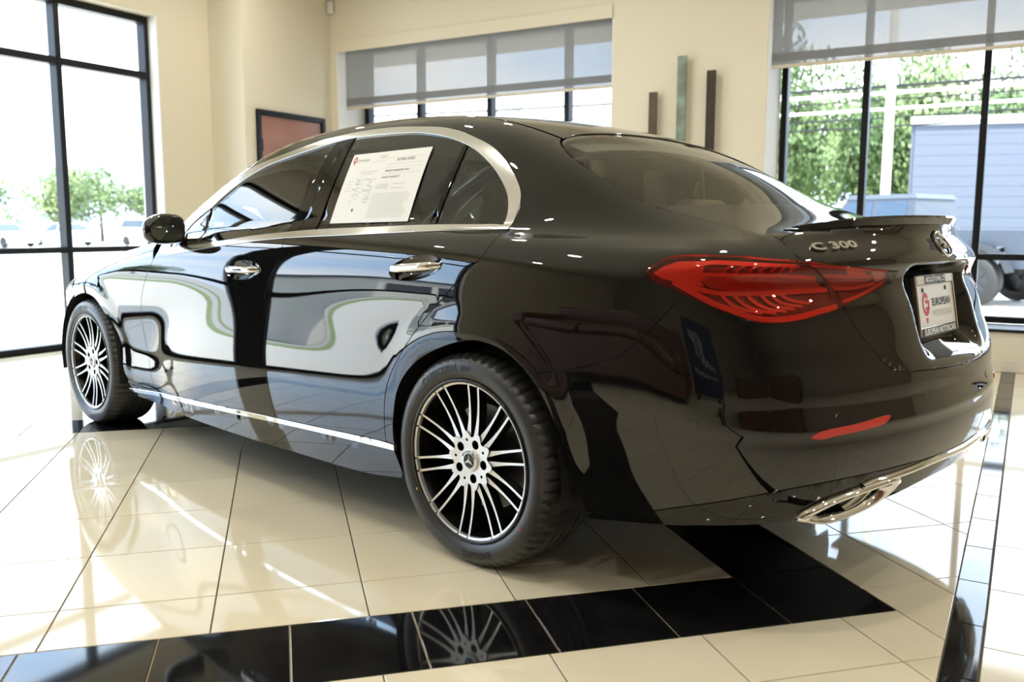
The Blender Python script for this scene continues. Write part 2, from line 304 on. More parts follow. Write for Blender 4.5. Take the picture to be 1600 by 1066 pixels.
D={"chrome_out":[[-0.078,0.801,1.023],[-0.088,0.771,1.068],[-0.088,0.754,1.117],[-0.075,0.745,1.145],[-0.022,0.726,1.204],[0.065,0.704,1.268],[0.165,0.689,1.31],[0.319,0.671,1.353],[0.469,0.667,1.369],[0.625,0.667,1.377],[0.861,0.676,1.371],[1.061,0.693,1.347],[1.24,0.708,1.316],[1.443,0.718,1.279],[1.516,0.724,1.257],[1.739,0.756,1.154],[1.843,0.774,1.089],[1.89,0.785,1.05]],"chrome_in":[[-0.052,0.791,1.035],[-0.055,0.775,1.068],[-0.044,0.761,1.112],[-0.021,0.751,1.147],[0.035,0.735,1.201],[0.121,0.716,1.258],[0.203,0.704,1.294],[0.316,0.692,1.326],[0.449,0.684,1.347],[0.602,0.686,1.354],[0.795,0.69,1.353],[0.894,0.697,1.345],[1.158,0.717,1.306],[1.374,0.732,1.264],[1.588,0.762,1.178],[1.716,0.782,1.107]],"belt_top":[[-0.05,0.789,1.037],[0.241,0.812,1.036],[0.537,0.827,1.028],[0.864,0.837,1.018],[1.239,0.85,0.995],[1.494,0.862,0.97],[1.696,0.869,0.952]],"belt_bot":[[-0.078,0.801,1.023],[0.229,0.839,1.016],[0.612,0.852,1.002],[1.021,0.858,0.987],[1.217,0.864,0.974],[1.451,0.872,0.953],[1.711,0.879,0.927]],"fglass_rear":[[0.905,0.697,1.344],[0.957,0.768,1.195],[1.033,0.819,1.056],[1.035,0.84,1.012]],"bgap":[[0.827,0.693,1.35],[0.888,0.773,1.181],[0.969,0.833,1.024],[0.965,0.844,1.007]],"rglass_front":[[0.801,0.69,1.354],[0.814,0.769,1.19],[0.853,0.836,1.02]],"qbar_f":[[0.206,0.704,1.294],[0.23,0.763,1.161],[0.258,0.813,1.036]],"qbar_r":[[0.188,0.706,1.287],[0.207,0.762,1.161],[0.232,0.812,1.036]],"rgap":[[-0.082,0.806,1.021],[-0.073,0.885,0.96],[-0.003,0.903,0.898],[0.065,0.909,0.838],[0.166,0.914,0.75],[0.239,0.914,0.68],[0.312,0.911,0.599],[0.35,0.911,0.543],[0.367,0.913,0.49],[0.373,0.915,0.41],[0.367,0.914,0.329]],"dgap":[[1.02,0.859,0.986],[1.014,0.881,0.931],[1.071,0.894,0.851],[1.1,0.899,0.794],[1.111,0.903,0.747],[1.105,0.911,0.665],[1.08,0.922,0.553],[1.062,0.927,0.432],[1.014,0.926,0.315]],"fgap":[[2.064,0.886,0.883],[2.144,0.893,0.787],[2.199,0.892,0.692],[2.228,0.879,0.562],[2.212,0.868,0.44],[2.183,0.874,0.349],[2.15,0.869,0.271]],"sill_top":[[2.487,0.857,0.233],[1.719,0.905,0.282],[1.01,0.926,0.312],[0.653,0.922,0.322],[0.377,0.914,0.328],[0.319,0.913,0.325]],"sill_bot":[[2.509,0.849,0.213],[1.725,0.903,0.261],[1.012,0.925,0.294],[0.655,0.921,0.303],[0.379,0.913,0.306],[0.327,0.912,0.306]],"rarch":[[0.276,0.904,0.235],[0.311,0.91,0.282],[0.323,0.912,0.319],[0.331,0.914,0.378],[0.325,0.913,0.432],[0.308,0.911,0.51],[0.25,0.911,0.583],[0.157,0.915,0.64],[0.048,0.919,0.682],[-0.031,0.92,0.7],[-0.107,0.919,0.7],[-0.186,0.917,0.678],[-0.263,0.916,0.629],[-0.312,0.914,0.578],[-0.358,0.909,0.5],[-0.391,0.901,0.423],[-0.422,0.888,0.332],[-0.443,0.868,0.249]],"farch":[[3.145,0.87,0.605],[3.015,0.891,0.655],[2.888,0.901,0.684],[2.815,0.903,0.688],[2.75,0.904,0.68],[2.692,0.902,0.66],[2.638,0.898,0.615],[2.601,0.894,0.585],[2.543,0.888,0.542],[2.521,0.88,0.469],[2.513,0.88,0.409],[2.458,0.88,0.309],[2.49,0.857,0.234]],"qseam":[[-0.263,0.916,0.627],[-0.402,0.902,0.655],[-0.541,0.891,0.696],[-0.578,0.887,0.721],[-0.642,0.879,0.783],[-0.719,0.85,0.868]],"tl":[[-0.613,0.867,0.92],[-0.618,0.863,0.93],[-0.638,0.853,0.945],[-0.668,0.837,0.959],[-0.693,0.827,0.963],[-0.756,0.802,0.964],[-0.814,0.761,0.962],[-0.874,0.705,0.955],[-0.919,0.642,0.95],[-0.943,0.592,0.912],[-0.955,0.554,0.88],[-0.979,0.539,0.836],[-0.951,0.637,0.816],[-0.923,0.698,0.806],[-0.891,0.745,0.805],[-0.87,0.767,0.807],[-0.847,0.787,0.814],[-0.787,0.824,0.841],[-0.719,0.85,0.868],[-0.656,0.865,0.894],[-0.624,0.869,0.906]],"tl2":[[-0.922,0.637,0.95],[-0.944,0.597,0.944],[-0.976,0.517,0.935],[-1.002,0.413,0.924],[-1.02,0.293,0.916],[-1.012,0.3,0.893],[-1.008,0.333,0.882],[-0.996,0.432,0.861],[-0.981,0.53,0.838],[-0.957,0.548,0.88],[-0.945,0.587,0.912]],"lid":[[-0.469,0.62,1.091],[-0.527,0.618,1.071],[-0.647,0.584,1.044],[-0.79,0.604,1.016],[-0.848,0.64,0.997],[-0.886,0.647,0.973],[-0.919,0.642,0.95],[-0.943,0.592,0.912],[-0.955,0.554,0.88],[-0.979,0.536,0.837],[-0.998,0.521,0.796],[-1.012,0.502,0.766],[-1.033,0.473,0.729],[-1.054,0.445,0.691],[-1.068,0.41,0.671],[-1.083,0.342,0.66]],"lidR":[[-1.083,0.342,0.66],[-1.105,0.185,0.653],[-1.113,0.008,0.653],[-1.098,-0.225,0.668]],"rwin":[[-0.028,0.337,1.339],[-0.037,0.443,1.325],[-0.057,0.52,1.308],[-0.075,0.557,1.295],[-0.099,0.579,1.281],[-0.151,0.608,1.25],[-0.236,0.622,1.204],[-0.311,0.626,1.164],[-0.384,0.633,1.124],[-0.437,0.636,1.099],[-0.476,0.624,1.087]],"rwin_top":[[-0.028,0.337,1.339],[-0.026,0.202,1.348],[-0.032,0.068,1.351],[-0.036,-0.033,1.35],[-0.041,-0.153,1.345]],"rwin_bot":[[-0.474,0.615,1.091],[-0.504,0.555,1.094],[-0.573,0.358,1.099],[-0.619,0.128,1.102]],"roofseam":[[-0.059,0.526,1.306],[0.011,0.52,1.334],[0.05,0.528,1.347],[0.137,0.556,1.37],[0.196,0.549,1.385]],"crease":[[-0.976,0.517,0.935],[-1.02,0.307,0.92],[-1.041,0.088,0.921],[-1.012,-0.328,0.911]],"plate":[[-1.025,0.19,0.888],[-1.033,-0.058,0.893],[-1.08,0.011,0.75],[-1.066,0.252,0.748]],"star":[[-1.032,0.016,0.984]],"c300":[[-0.902,0.571,0.99],[-0.955,0.422,0.998],[-0.971,0.458,0.974],[-0.921,0.601,0.967]],"refl":[[-0.984,0.698,0.53],[-0.999,0.675,0.542],[-1.041,0.575,0.552],[-1.077,0.447,0.559],[-1.073,0.472,0.544],[-1.048,0.554,0.535],[-1.021,0.626,0.53],[-0.995,0.68,0.525]],"sens":[[-0.756,0.859,0.553],[-1.02,0.617,0.571],[-1.101,0.268,0.583]],"bump_low":[[-0.438,0.871,0.264],[-0.531,0.863,0.274],[-0.757,0.84,0.346],[-0.961,0.722,0.407],[-1.081,0.421,0.42],[-1.121,0.068,0.407],[-1.095,-0.353,0.422]],"bump_bot":[[-0.442,0.866,0.242],[-0.676,0.843,0.272],[-0.802,0.806,0.288],[-0.897,0.733,0.294]],"exh_out":[[-0.949,0.689,0.321],[-0.966,0.678,0.341],[-1.002,0.63,0.367],[-1.046,0.529,0.387],[-1.081,0.395,0.396],[-1.082,0.372,0.383],[-1.073,0.387,0.365],[-1.045,0.447,0.334],[-1.0,0.551,0.307],[-0.975,0.612,0.303]],"exh_in":[[-0.972,0.651,0.325],[-0.999,0.621,0.349],[-1.032,0.548,0.365],[-1.06,0.452,0.369],[-1.041,0.475,0.34],[-1.01,0.541,0.318],[-0.982,0.612,0.313]],"hand_r":[[0.355,0.899,0.886],[0.229,0.893,0.935],[0.102,0.898,0.921],[0.216,0.905,0.86]],"hand_f":[[1.407,0.892,0.854],[1.285,0.885,0.905],[1.149,0.891,0.867],[1.273,0.896,0.816]],"paper":[[0.754,0.727,1.286],[0.347,0.712,1.293],[0.366,0.81,1.048],[0.781,0.823,1.041]],"spo_top":[[-0.8,0.555,1.022],[-0.789,0.417,1.038],[-0.799,0.273,1.048],[-0.783,0.045,1.06]],"bump_bot2":[[-1.052,0.39,0.323],[-1.09,0.226,0.35],[-1.098,-0.112,0.348],[-1.092,-0.289,0.372]],"tlA":[[-0.633,0.864,0.919],[-0.654,0.855,0.937],[-0.687,0.839,0.952],[-0.753,0.814,0.955],[-0.716,0.842,0.929],[-0.693,0.852,0.913],[-0.681,0.857,0.902],[-0.656,0.863,0.907]],"tl_s1":[[-0.686,0.856,0.899],[-0.694,0.852,0.91],[-0.716,0.843,0.926],[-0.739,0.829,0.942],[-0.766,0.81,0.951],[-0.821,0.773,0.95],[-0.869,0.725,0.946],[-0.916,0.658,0.941]],"tl_s2":[[-0.751,0.83,0.918],[-0.808,0.796,0.916],[-0.872,0.728,0.914],[-0.917,0.651,0.909],[-0.939,0.598,0.904]],"tl_s3":[[-0.686,0.856,0.899],[-0.724,0.844,0.889],[-0.773,0.822,0.877],[-0.81,0.797,0.874],[-0.874,0.727,0.875],[-0.926,0.632,0.878],[-0.953,0.561,0.879]],"tl_s4":[[-0.686,0.856,0.899],[-0.732,0.843,0.876],[-0.783,0.824,0.85],[-0.829,0.797,0.832],[-0.865,0.769,0.817],[-0.896,0.734,0.812],[-0.932,0.674,0.817],[-0.961,0.597,0.831],[-0.975,0.547,0.839]],"tl_mid":[[-0.751,0.831,0.901],[-0.768,0.822,0.912],[-0.819,0.786,0.911],[-0.872,0.727,0.909],[-0.916,0.649,0.905],[-0.938,0.596,0.899],[-0.949,0.569,0.882],[-0.917,0.648,0.881],[-0.873,0.726,0.88],[-0.809,0.796,0.88],[-0.772,0.821,0.886]],"tl_fill":[[-0.688,0.855,0.902],[-0.7,0.85,0.912],[-0.721,0.841,0.925],[-0.74,0.831,0.937],[-0.753,0.823,0.942],[-0.751,0.83,0.921],[-0.768,0.822,0.915],[-0.749,0.832,0.901],[-0.758,0.828,0.889],[-0.723,0.844,0.895]],"tl_u0":[[-0.796,0.805,0.92],[-0.8,0.801,0.931],[-0.806,0.794,0.939],[-0.813,0.785,0.944]],"tl_u1":[[-0.821,0.786,0.92],[-0.825,0.782,0.931],[-0.83,0.774,0.939],[-0.837,0.764,0.943]],"tl_u2":[[-0.843,0.765,0.92],[-0.847,0.76,0.931],[-0.852,0.752,0.939],[-0.858,0.742,0.943]],"tl_u3":[[-0.862,0.743,0.92],[-0.866,0.739,0.931],[-0.871,0.73,0.939],[-0.877,0.719,0.942]],"tl_u4":[[-0.879,0.721,0.92],[-0.883,0.717,0.931],[-0.887,0.707,0.939],[-0.893,0.696,0.942]],"tl_u5":[[-0.893,0.7,0.92],[-0.897,0.696,0.93],[-0.901,0.685,0.939],[-0.907,0.674,0.941]],"tl_u6":[[-0.906,0.677,0.919],[-0.91,0.673,0.93],[-0.915,0.662,0.938],[-0.92,0.65,0.941]],"tl_l0":[[-0.796,0.808,0.871],[-0.817,0.8,0.85],[-0.844,0.782,0.837],[-0.877,0.751,0.829]],"tl_l1":[[-0.821,0.789,0.87],[-0.841,0.779,0.85],[-0.868,0.758,0.836],[-0.9,0.722,0.828]],"tl_l2":[[-0.844,0.766,0.87],[-0.862,0.756,0.852],[-0.886,0.734,0.839],[-0.914,0.698,0.832]],"tl_l3":[[-0.867,0.739,0.87],[-0.882,0.73,0.854],[-0.901,0.709,0.843],[-0.924,0.675,0.837]],"tl_l4":[[-0.883,0.716,0.871],[-0.896,0.706,0.857],[-0.913,0.685,0.848],[-0.933,0.651,0.843]],"tl_l5":[[-0.897,0.694,0.871],[-0.908,0.682,0.861],[-0.923,0.66,0.855],[-0.941,0.626,0.85]],"tl2_a":[[-0.93,0.63,0.942],[-0.975,0.517,0.929],[-1.013,0.333,0.915]],"tl2_b":[[-0.948,0.577,0.909],[-0.976,0.487,0.905],[-0.997,0.393,0.902]],"tl2_c":[[-0.957,0.546,0.881],[-0.982,0.46,0.88],[-1.0,0.373,0.888]],"tl2_d":[[-0.976,0.529,0.848],[-0.99,0.457,0.861],[-1.007,0.334,0.889]],"tl2_mid":[[-0.949,0.57,0.904],[-0.975,0.485,0.9],[-0.996,0.391,0.897],[-0.993,0.406,0.888],[-0.975,0.484,0.884],[-0.957,0.545,0.885]],"tl2_red":[[-0.975,0.512,0.922],[-0.988,0.46,0.919],[-0.995,0.423,0.913],[-0.994,0.411,0.905],[-0.977,0.484,0.909]],"tl2_w":[[-1.0,0.398,0.913],[-1.01,0.334,0.909],[-1.007,0.332,0.897],[-1.002,0.361,0.89],[-0.999,0.381,0.9]],"rearside_fold":[[-0.388,0.905,0.555],[-0.581,0.886,0.563],[-0.747,0.862,0.567],[-0.884,0.802,0.57]],"fuel":[[0.065,0.909,0.83],[0.03,0.911,0.813],[0.009,0.916,0.777],[0.043,0.921,0.737]],"hatch":[[-1.012,0.365,0.855]]}
D={k:np.array(v) for k,v in D.items()}

# ---------------- charts: S = horizontal rays (sides and both ends), T = vertical rays (roof, deck, hood)
X0,X1,RF=-.25,2.75,.85
def s_of(P):
    P=np.atleast_2d(P); x,y=P[:,0],P[:,1]; u=x.copy()
    th=np.mod(np.arctan2(y,x-X0),2*PI); u=np.where(x<X0,X0-(th-PI/2)*RF,u)
    tf=np.arctan2(y,x-X1); u=np.where(x>X1,X1+(PI/2-tf)*RF,u)
    return np.stack([u,P[:,2]],1)
def t_of(P): return np.atleast_2d(P)[:,:2]
def s_ray(uv):
    u=uv[:,0]; th=np.where(u<X0,PI/2+(X0-u)/RF,np.where(u>X1,PI/2-(u-X1)/RF,PI/2))
    o=np.stack([np.clip(u,X0,X1),0*u,uv[:,1]],1); d=np.stack([np.cos(th),np.sin(th),0*u],1)
    d[(u>=X0)&(u<=X1),0]=0
    return o,d
def t_ray(uv):
    return np.stack([uv[:,0],uv[:,1],0*uv[:,0]],1),np.tile([0.,0.,1.],(len(uv),1))
def surf(uv,chart):
    o,d=(s_ray if chart=='S' else t_ray)(np.asarray(uv,float)); t=np.full(len(o),1.15 if chart=='S' else 1.6)
    ac=np.arange(len(o))
    for _ in range(80):
        P=o[ac]+d[ac]*t[ac][:,None]; f=SDF(P[:,0],P[:,1],P[:,2]); t[ac]-=.9*np.clip(f,-.12,.12)
        ac=ac[np.abs(f)>2e-6]
        if not len(ac): break
    return o+d*t[:,None]
def z_at(x,y): return surf(np.array([[x,y]]),'T')[0,2]
def y_at(x,z): return surf(np.array([[x,z]]),'S')[0,1]
def cr(pts,step=.015):
    """Catmull-Rom resample of an open polyline"""
    P=np.asarray(pts,float)
    if len(P)<3: 
        n=max(2,int(np.linalg.norm(P[-1]-P[0])/step)+1); return P[0]+(P[-1]-P[0])*np.linspace(0,1,n)[:,None]
    Q=np.vstack([2*P[0]-P[1],P,2*P[-1]-P[-2]]); o=[]
    for i in range(1,len(Q)-2):
        a,b,c,e=Q[i-1],Q[i],Q[i+1],Q[i+2]; L=np.linalg.norm(c-b); n=max(1,int(round(L/step)))
        ta=max(np.linalg.norm(b-a),1e-6)**.5; tb=max(L,1e-6)**.5; tc_=max(np.linalg.norm(e-c),1e-6)**.5
        m1=(b-a)/ta-(c-a)/(ta+tb)+(c-b)/tb; m2=(c-b)/tb-(e-b)/(tb+tc_)+(e-c)/tc_; m1*=tb; m2*=tb
        for k in range(n):
            t=k/n; o.append((2*t**3-3*t**2+1)*b+(t**3-2*t**2+t)*m1+(-2*t**3+3*t**2)*c+(t**3-t**2)*m2)
    o.append(Q[-2]); return np.array(o)
def smooth(P,n=2):
    P=np.array(P,float)
    for _ in range(n): P[1:-1]=P[1:-1]*.5+(P[:-2]+P[2:])*.25
    return P
def inside(pts,loops):
    c=np.zeros(len(pts),bool)
    for L in loops:
        a=L; b=np.roll(L,-1,0)
        for (x1,y1),(x2,y2) in zip(a,b):
            k=(y1>pts[:,1])!=(y2>pts[:,1])
            if y1!=y2: c^=k&(pts[:,0]<(x2-x1)*(pts[:,1]-y1)/(y2-y1)+x1)
    return c
def area(L): 
    x,y=L[:,0],L[:,1]; return .5*np.sum(x*np.roll(y,-1)-np.roll(x,-1)*y)
def dens(L,h):
    o=[]
    for a,b in zip(L,np.roll(L,-1,0)):
        n=max(1,int(np.ceil(np.linalg.norm(b-a)/h))); o+= [a+(b-a)*k/n for k in range(n)]
    return np.array(o)
def clean(L,e=.0015):
    o=[]
    for p in L:
        if not o or np.linalg.norm(p-o[-1])>e: o.append(p)
    if np.linalg.norm(o[0]-o[-1])<e: o.pop()
    return np.array(o)
def inset(L,g):
    """move a CCW loop inwards by g"""
    a=np.roll(L,1,0); b=np.roll(L,-1,0); d1=L-a; d2=b-L
    d1/=np.linalg.norm(d1,axis=1)[:,None]+1e-12; d2/=np.linalg.norm(d2,axis=1)[:,None]+1e-12
    n=np.stack([-(d1+d2)[:,1],(d1+d2)[:,0]],1); l=np.linalg.norm(n,axis=1)[:,None]; n/=np.maximum(l,1e-6)
    cs=np.clip(np.abs(n[:,0]*-d1[:,1]+n[:,1]*d1[:,0]),.5,1)[:,None]
    return L+n*g/cs
def panel(name,loops,m,parent=None,chart='S',h=.03,off=0.,gap=.0018,flange=.010,mirror=False,both=False,kind=None,label=None,back=False):
    """a piece of the body skin: outline(s) in chart coordinates, triangulated and laid on the surface"""
    Ls=[]
    for i,L in enumerate(loops):
        L=clean(np.asarray(L,float)); 
        if (area(L)<0)!=(i>0): L=L[::-1]
        L=dens(L,h)
        if gap: L=inset(L,gap)
        Ls.append(clean(L,.0008))
    A=Ls[0]; lo=A.min(0); hi=A.max(0)
    gx=np.arange(lo[0],hi[0],h); gy=np.arange(lo[1],hi[1],h*.866)
    G=np.array([(x+(h/2 if j%2 else 0),y) for j,y in enumerate(gy) for x in gx]).reshape(-1,2)
    if len(G):
        G=G[inside(G,Ls)]; B=np.vstack(Ls)
        if len(G): G=G[np.min(np.linalg.norm(G[:,None]-B[None],axis=2),axis=1)>h*.55] if len(G)*len(B)<4e7 else G
    V=np.vstack(Ls+([G] if len(G) else [])); E=[]; n0=0
    for L in Ls: E+=[(n0+i,n0+(i+1)%len(L)) for i in range(len(L))]; n0+=len(L)
    r=delaunay_2d_cdt([Vector(p) for p in V],E,[],0,1e-7)
    V2=np.array([tuple(p) for p in r[0]]); T=np.array([f for f in r[2]])
    T=T[inside(V2[T].mean(1),Ls)]
    P=surf(V2,chart); N=grad(P); P=P+N*off
    c=np.cross(P[T[:,1]]-P[T[:,0]],P[T[:,2]]-P[T[:,0]]); fl=np.einsum('ij,ij->i',c,N[T[:,0]])<0; T[fl]=T[fl][:,::-1]
    verts=P.tolist(); faces=T.tolist(); ln=[N[v] for t in faces for v in t]
    if flange:
        # boundary edges, turned in
        cnt={}
        for t in faces:
            for a,b in ((t[0],t[1]),(t[1],t[2]),(t[2],t[0])): cnt[(a,b)]=1
        be=[(a,b) for (a,b) in cnt if (b,a) not in cnt]
        nx={a:b for a,b in be}; pv={b:a for a,b in be}; idx={}; n0={}; n1={}
        for v in set(x for e in be for x in e):
            a=pv.get(v,v); b=nx.get(v,v); d=P[b]-P[a]; ot=np.cross(d,N[v]); ot/=np.linalg.norm(ot)+1e-9
            idx[v]=len(verts); verts+= [(P[v]+ot*.0008-N[v]*.0018).tolist(),(P[v]+ot*.0008-N[v]*flange).tolist()]
            n0[v]=(N[v]*.9+ot*.3)/.949; n1[v]=ot
        for a,b in be:
            i,j=idx[a],idx[b]
            faces+= [[b,a,i,j],[j,i,i+1,j+1]]; ln+=[n0[b],n0[a],n1[a],n1[b],n1[b],n1[a],n1[a],n1[b]]
    verts=np.array(verts)
    outs=[]
    for s in ([1,-1] if both else [-1 if mirror else 1]):
        v=verts*[1,s,1]; f=faces; nn=np.array(ln)*[1,s,1]
        if s<0:
            f=[q[::-1] for q in faces]; k=0; ix=[]
            for q in faces: ix+=list(range(k+len(q)-1,k-1,-1)); k+=len(q)
            nn=nn[ix]
        pp=parent[0 if s>0 else 1] if isinstance(parent,(tuple,list)) else parent
        o=mesh(name,v,f,m,pp,smooth=True,kind=kind,label=label)
        o.data.normals_split_custom_set(nn.tolist())
        outs.append(o)
    return outs if both else outs[0]
def S(k,step=.015,sm=0):
    P=D[k] if isinstance(k,str) else np.asarray(k,float)
    P=s_of(P) if P.shape[1]==3 else P
    return smooth(cr(P,step),sm) if step else P
def strip(P,wd):
    """closed outline of a band of width wd around an open 2D polyline"""
    P=np.asarray(P); d=np.gradient(P,axis=0); d/=np.linalg.norm(d,axis=1)[:,None]+1e-9; n=np.stack([-d[:,1],d[:,0]],1)
    ww=np.asarray(wd); ww=ww[:,None] if ww.ndim else ww
    return np.vstack([P+n*ww/2,(P-n*ww/2)[::-1]])
def mir(P): Q=np.array(P,float).copy(); Q[:,1]*=-1; return Q
# ------------------------------------------------------------------ the car
CAR=empty('car',(1.3,0,0),'glossy black four-door sedan parked on the black-bordered tile square','car')
def P3(x,y,z): return s_of(np.array([[x,y,z]]))[0]
def seg(P,ua,ub):
    """piece of a polyline between two u values, in order ua->ub"""
    P=np.asarray(P); 
    if (P[-1,0]-P[0,0])*(ub-ua)<0: P=P[::-1]
    s=1 if ub>ua else -1; u=P[:,0]*s
    k=(u>ua*s)&(u<ub*s); f=lambda x:[x,np.interp(x*s,u,P[:,1])]
    return np.vstack([[f(ua)],P[k],[f(ub)]])
fgap=S('fgap',.02,2); dgap=S('dgap',.02,3); rgap=S('rgap',.02,2); sillT=S('sill_top',.04,2); sillB=S('sill_bot',.04,2)
seam_end=P3(2.12,.73,z_at(2.12,.73)); FB=np.array([seam_end,[2.10,.95],[2.068,.887]])
belt=np.vstack([S('belt_bot',.03,1),[[1.93,.905]]])
# fold points of the door opening
def cup_loop(k,kx=.5,kz=.037,n=36):
    p=D[k]; x0,x1=p[2,0],p[0,0]; a=np.linspace(0,2*PI,n+1)[:-1]; return np.stack([(x0+x1)/2+(x1-x0)*kx*np.cos(a),(p[0,2]+p[2,2])/2+kz*np.sin(a)-(p[2,2]-p[0,2])*.5*np.cos(a)*kx*2],1)
front_door=panel('front_door',[np.vstack([fgap[::-1],[[2.03,.925]],seg(belt,1.93,dgap[0,0]),dgap,seg(sillT,dgap[-1,0],fgap[-1,0])]),cup_loop('hand_f')],M['paint'],CAR,h=.028,both=True)
rear_door=panel('rear_door',[np.vstack([dgap[::-1],seg(belt,dgap[0,0],rgap[0,0]),rgap,seg(sillT,rgap[-1,0],dgap[-1,0])]),cup_loop('hand_r')],M['paint'],CAR,h=.026,both=True)
hl=[(2.12,.73),(2.3,.725),(2.6,.725),(2.9,.712),(3.15,.655)]
hoodS=np.array([P3(x,y,z_at(x,y)) for x,y in hl])
farch=S('farch',.02,2); rarch=S('rarch',.02,2)
panel('front_fender',[np.vstack([fgap,seg(sillT,fgap[-1,0],2.44),farch[farch[:,1]>.30][::-1],cr(hoodS[::-1],.04),FB[1:]])],M['paint'],CAR,h=.03,both=True)
seamxy=[tuple(p[:2]) for p in D['roofseam'][::1]]
seamxy=[(-.059,.526),(.0,.535),(.10,.548),(.25,.562),(.5,.575),(.9,.588),(1.3,.617),(1.6,.652),(1.9,.698),(2.12,.73)]
seam=cr(seamxy,.05); seamS=np.array([P3(x,y,z_at(x,y)) for x,y in seam])
rw=D['rwin']; rwS=S('rwin',.02,2); i0=3
rwL=S(D['rwin'][3:],.02,1)
LIDXY=np.array([(-.472,.621),(-.526,.613),(-.647,.590),(-.78,.602),(-.850,.626)])
lidtop=np.array([P3(x,y,z_at(x,y)) for x,y in cr(LIDXY,.03)])
lidlow=S(D['lid'][5:16],.02,1)
lidgap=np.vstack([lidtop,lidlow])
k6=int(np.argmin(np.linalg.norm(lidgap-s_of(D['lid'][6:7])[0],axis=1))); k9=int(np.argmin(np.linalg.norm(lidgap-s_of(D['lid'][9:10])[0],axis=1)))
tlS=s_of(D['tl'])
tl_top=smooth(cr(tlS[0:9],.012),1); tl_div=lidgap[k6:k9+1]; tl_bot=smooth(cr(np.vstack([tlS[11:],tlS[0:1]]),.012),1)
kq=int(np.argmin(np.linalg.norm(tl_bot-s_of(D['tl'][18:19])[0],axis=1)))
qseam=S('qseam',.015,1)
cho=S('chrome_out',.02,1); chext=cr(np.vstack([cho[-1:],[[1.96,1.01],[2.015,.965],[2.02,.93]]]),.02)
arch_a=np.vstack([[[.300,.205]],rarch[1:]])
kf=int(np.argmin(np.linalg.norm(rarch-qseam[0],axis=1)))
qp=np.vstack([rgap[::-1],cho,chext[1:-1],FB[1:2],seamS[::-1],rwL[1:],lidtop[1:],lidlow[1:1+max(0,k6-len(lidtop))],tl_top[::-1],tl_bot[kq:][::-1][1:],qseam[::-1][1:],rarch[:kf][::-1]])
qp=qp[~((qp[:,0]>.25)&(qp[:,0]<.36)&(qp[:,1]<.322))]
panel('quarter_panel',[np.vstack([qp,[[.322,.325]]])],M['paint'],CAR,h=.026,both=True)
panel('sill_trim',[np.vstack([seg(sillT,2.47,.325),seg(sillB,.325,2.47)])],M['chrome'],CAR,h=.02,off=.004,gap=.0005,flange=.014,both=True)
rk=np.array([[2.50,.195],[2.0,.192],[1.4,.192],[.9,.195],[.47,.198],[.30,.215]])
panel('rocker_panel',[np.vstack([seg(sillB,2.47,.325),[[.325,.30],[.292,.235]],cr(rk,.05)[::-1]])],M['paint'],CAR,h=.03,both=True,flange=.08)
# bumper
def mS(P): P=np.array(P,float).copy(); P[:,0]=2*X0-PI*RF-P[:,0]; return P[::-1]
uc=X0-PI*RF/2
kl=int(np.argmin(np.linalg.norm(lidlow-s_of(D['lid'][9:10])[0],axis=1))); tail=np.vstack([s_of(D['lidR'][1:2]),[[uc,.645]]])
bt=np.vstack([qseam,tl_bot[:kq][::-1],lidlow[kl+1:],tail])
bl=cr(np.vstack([s_of(D['bump_low'][:6]),[[uc,.400]]]),.03)
ar=rarch[kf:]; ar=ar[ar[:,1]>.272]
half=np.vstack([ar[::-1],bt])
bumper=panel('rear_bumper',[np.vstack([half,mS(half),mS(bl)[::-1],bl[::-1]])],M['paint'],CAR,h=.028)
vb=cr(np.array([P3(-.446,.868,.243),P3(-.681,.851,.276),P3(-.812,.82,.296),P3(-.913,.76,.306),P3(-.99,.65,.313),P3(-1.04,.40,.322),P3(-1.10,.2,.345),[uc,.352]]),.03)
exo=cr(np.vstack([s_of(D['exh_out']),s_of(D['exh_out'][:1])]),.012)[:-1]; exi=cr(np.vstack([s_of(D['exh_in']),s_of(D['exh_in'][:1])]),.012)[:-1]
panel('rear_valance',[np.vstack([bl,mS(bl),mS(vb)[::-1],vb[::-1]]),exi,mS(exi)],M['gloss'],CAR,h=.028,flange=.10)
def resamp(L,n,closed=True):
    Q=np.vstack([L,L[:1]]) if closed else np.asarray(L); s=np.r_[0,np.cumsum(np.linalg.norm(np.diff(Q,axis=0),axis=1))]
    t=np.linspace(0,s[-1],n+1)[:-1] if closed else np.linspace(0,s[-1],n)
    return np.stack([np.interp(t,s,Q[:,0]),np.interp(t,s,Q[:,1])],1)
def loft(name,A,B,prof,m,parent,closed=True,chart='S'):
    """rounded bar between two chart curves; prof = (position A->B, height over the skin)"""
    V=[];Fa=[]; n=len(A); k=len(prof)
    rows=[]
    for t,h in prof:
        uv=A+(B-A)*t; P=surf(uv,chart); P=P+grad(P)*h; rows.append(P)
    V=np.stack(rows,1).reshape(-1,3)
    for i in range(n if closed else n-1):
        j=(i+1)%n
        for c in range(k-1): Fa.append((i*k+c,i*k+c+1,j*k+c+1,j*k+c))
    return mesh(name,V,Fa,m,parent,smooth=True,fix=True)
for f in (lambda P:P,mS):
    ao=resamp(exo,72); ai=resamp(exi,72); k0=int(np.argmin(np.linalg.norm(ai-ao[0],axis=1))); ai=np.roll(ai,-k0,0)
    if area(ao)*area(ai)<0: ai=np.roll(ai[::-1],1,0)
    ex=loft('exhaust_frame',f(ao),f(ai),[(-.03,-.012),(0,.004),(.12,.013),(.38,.018),(.62,.014),(.9,.002),(1.0,-.012),(1.04,-.030)],M['chrome'],CAR)
    panel('tailpipe',[f(exi)],M['dark'],ex,h=.02,off=-.032,gap=-.008,flange=0)
cs=cr(np.array([s_of(D['exh_out'][3:4])[0]+[0,.004],s_of(D['exh_out'][4:5])[0],P3(-1.10,.2,.405),[uc,.402]]),.02)
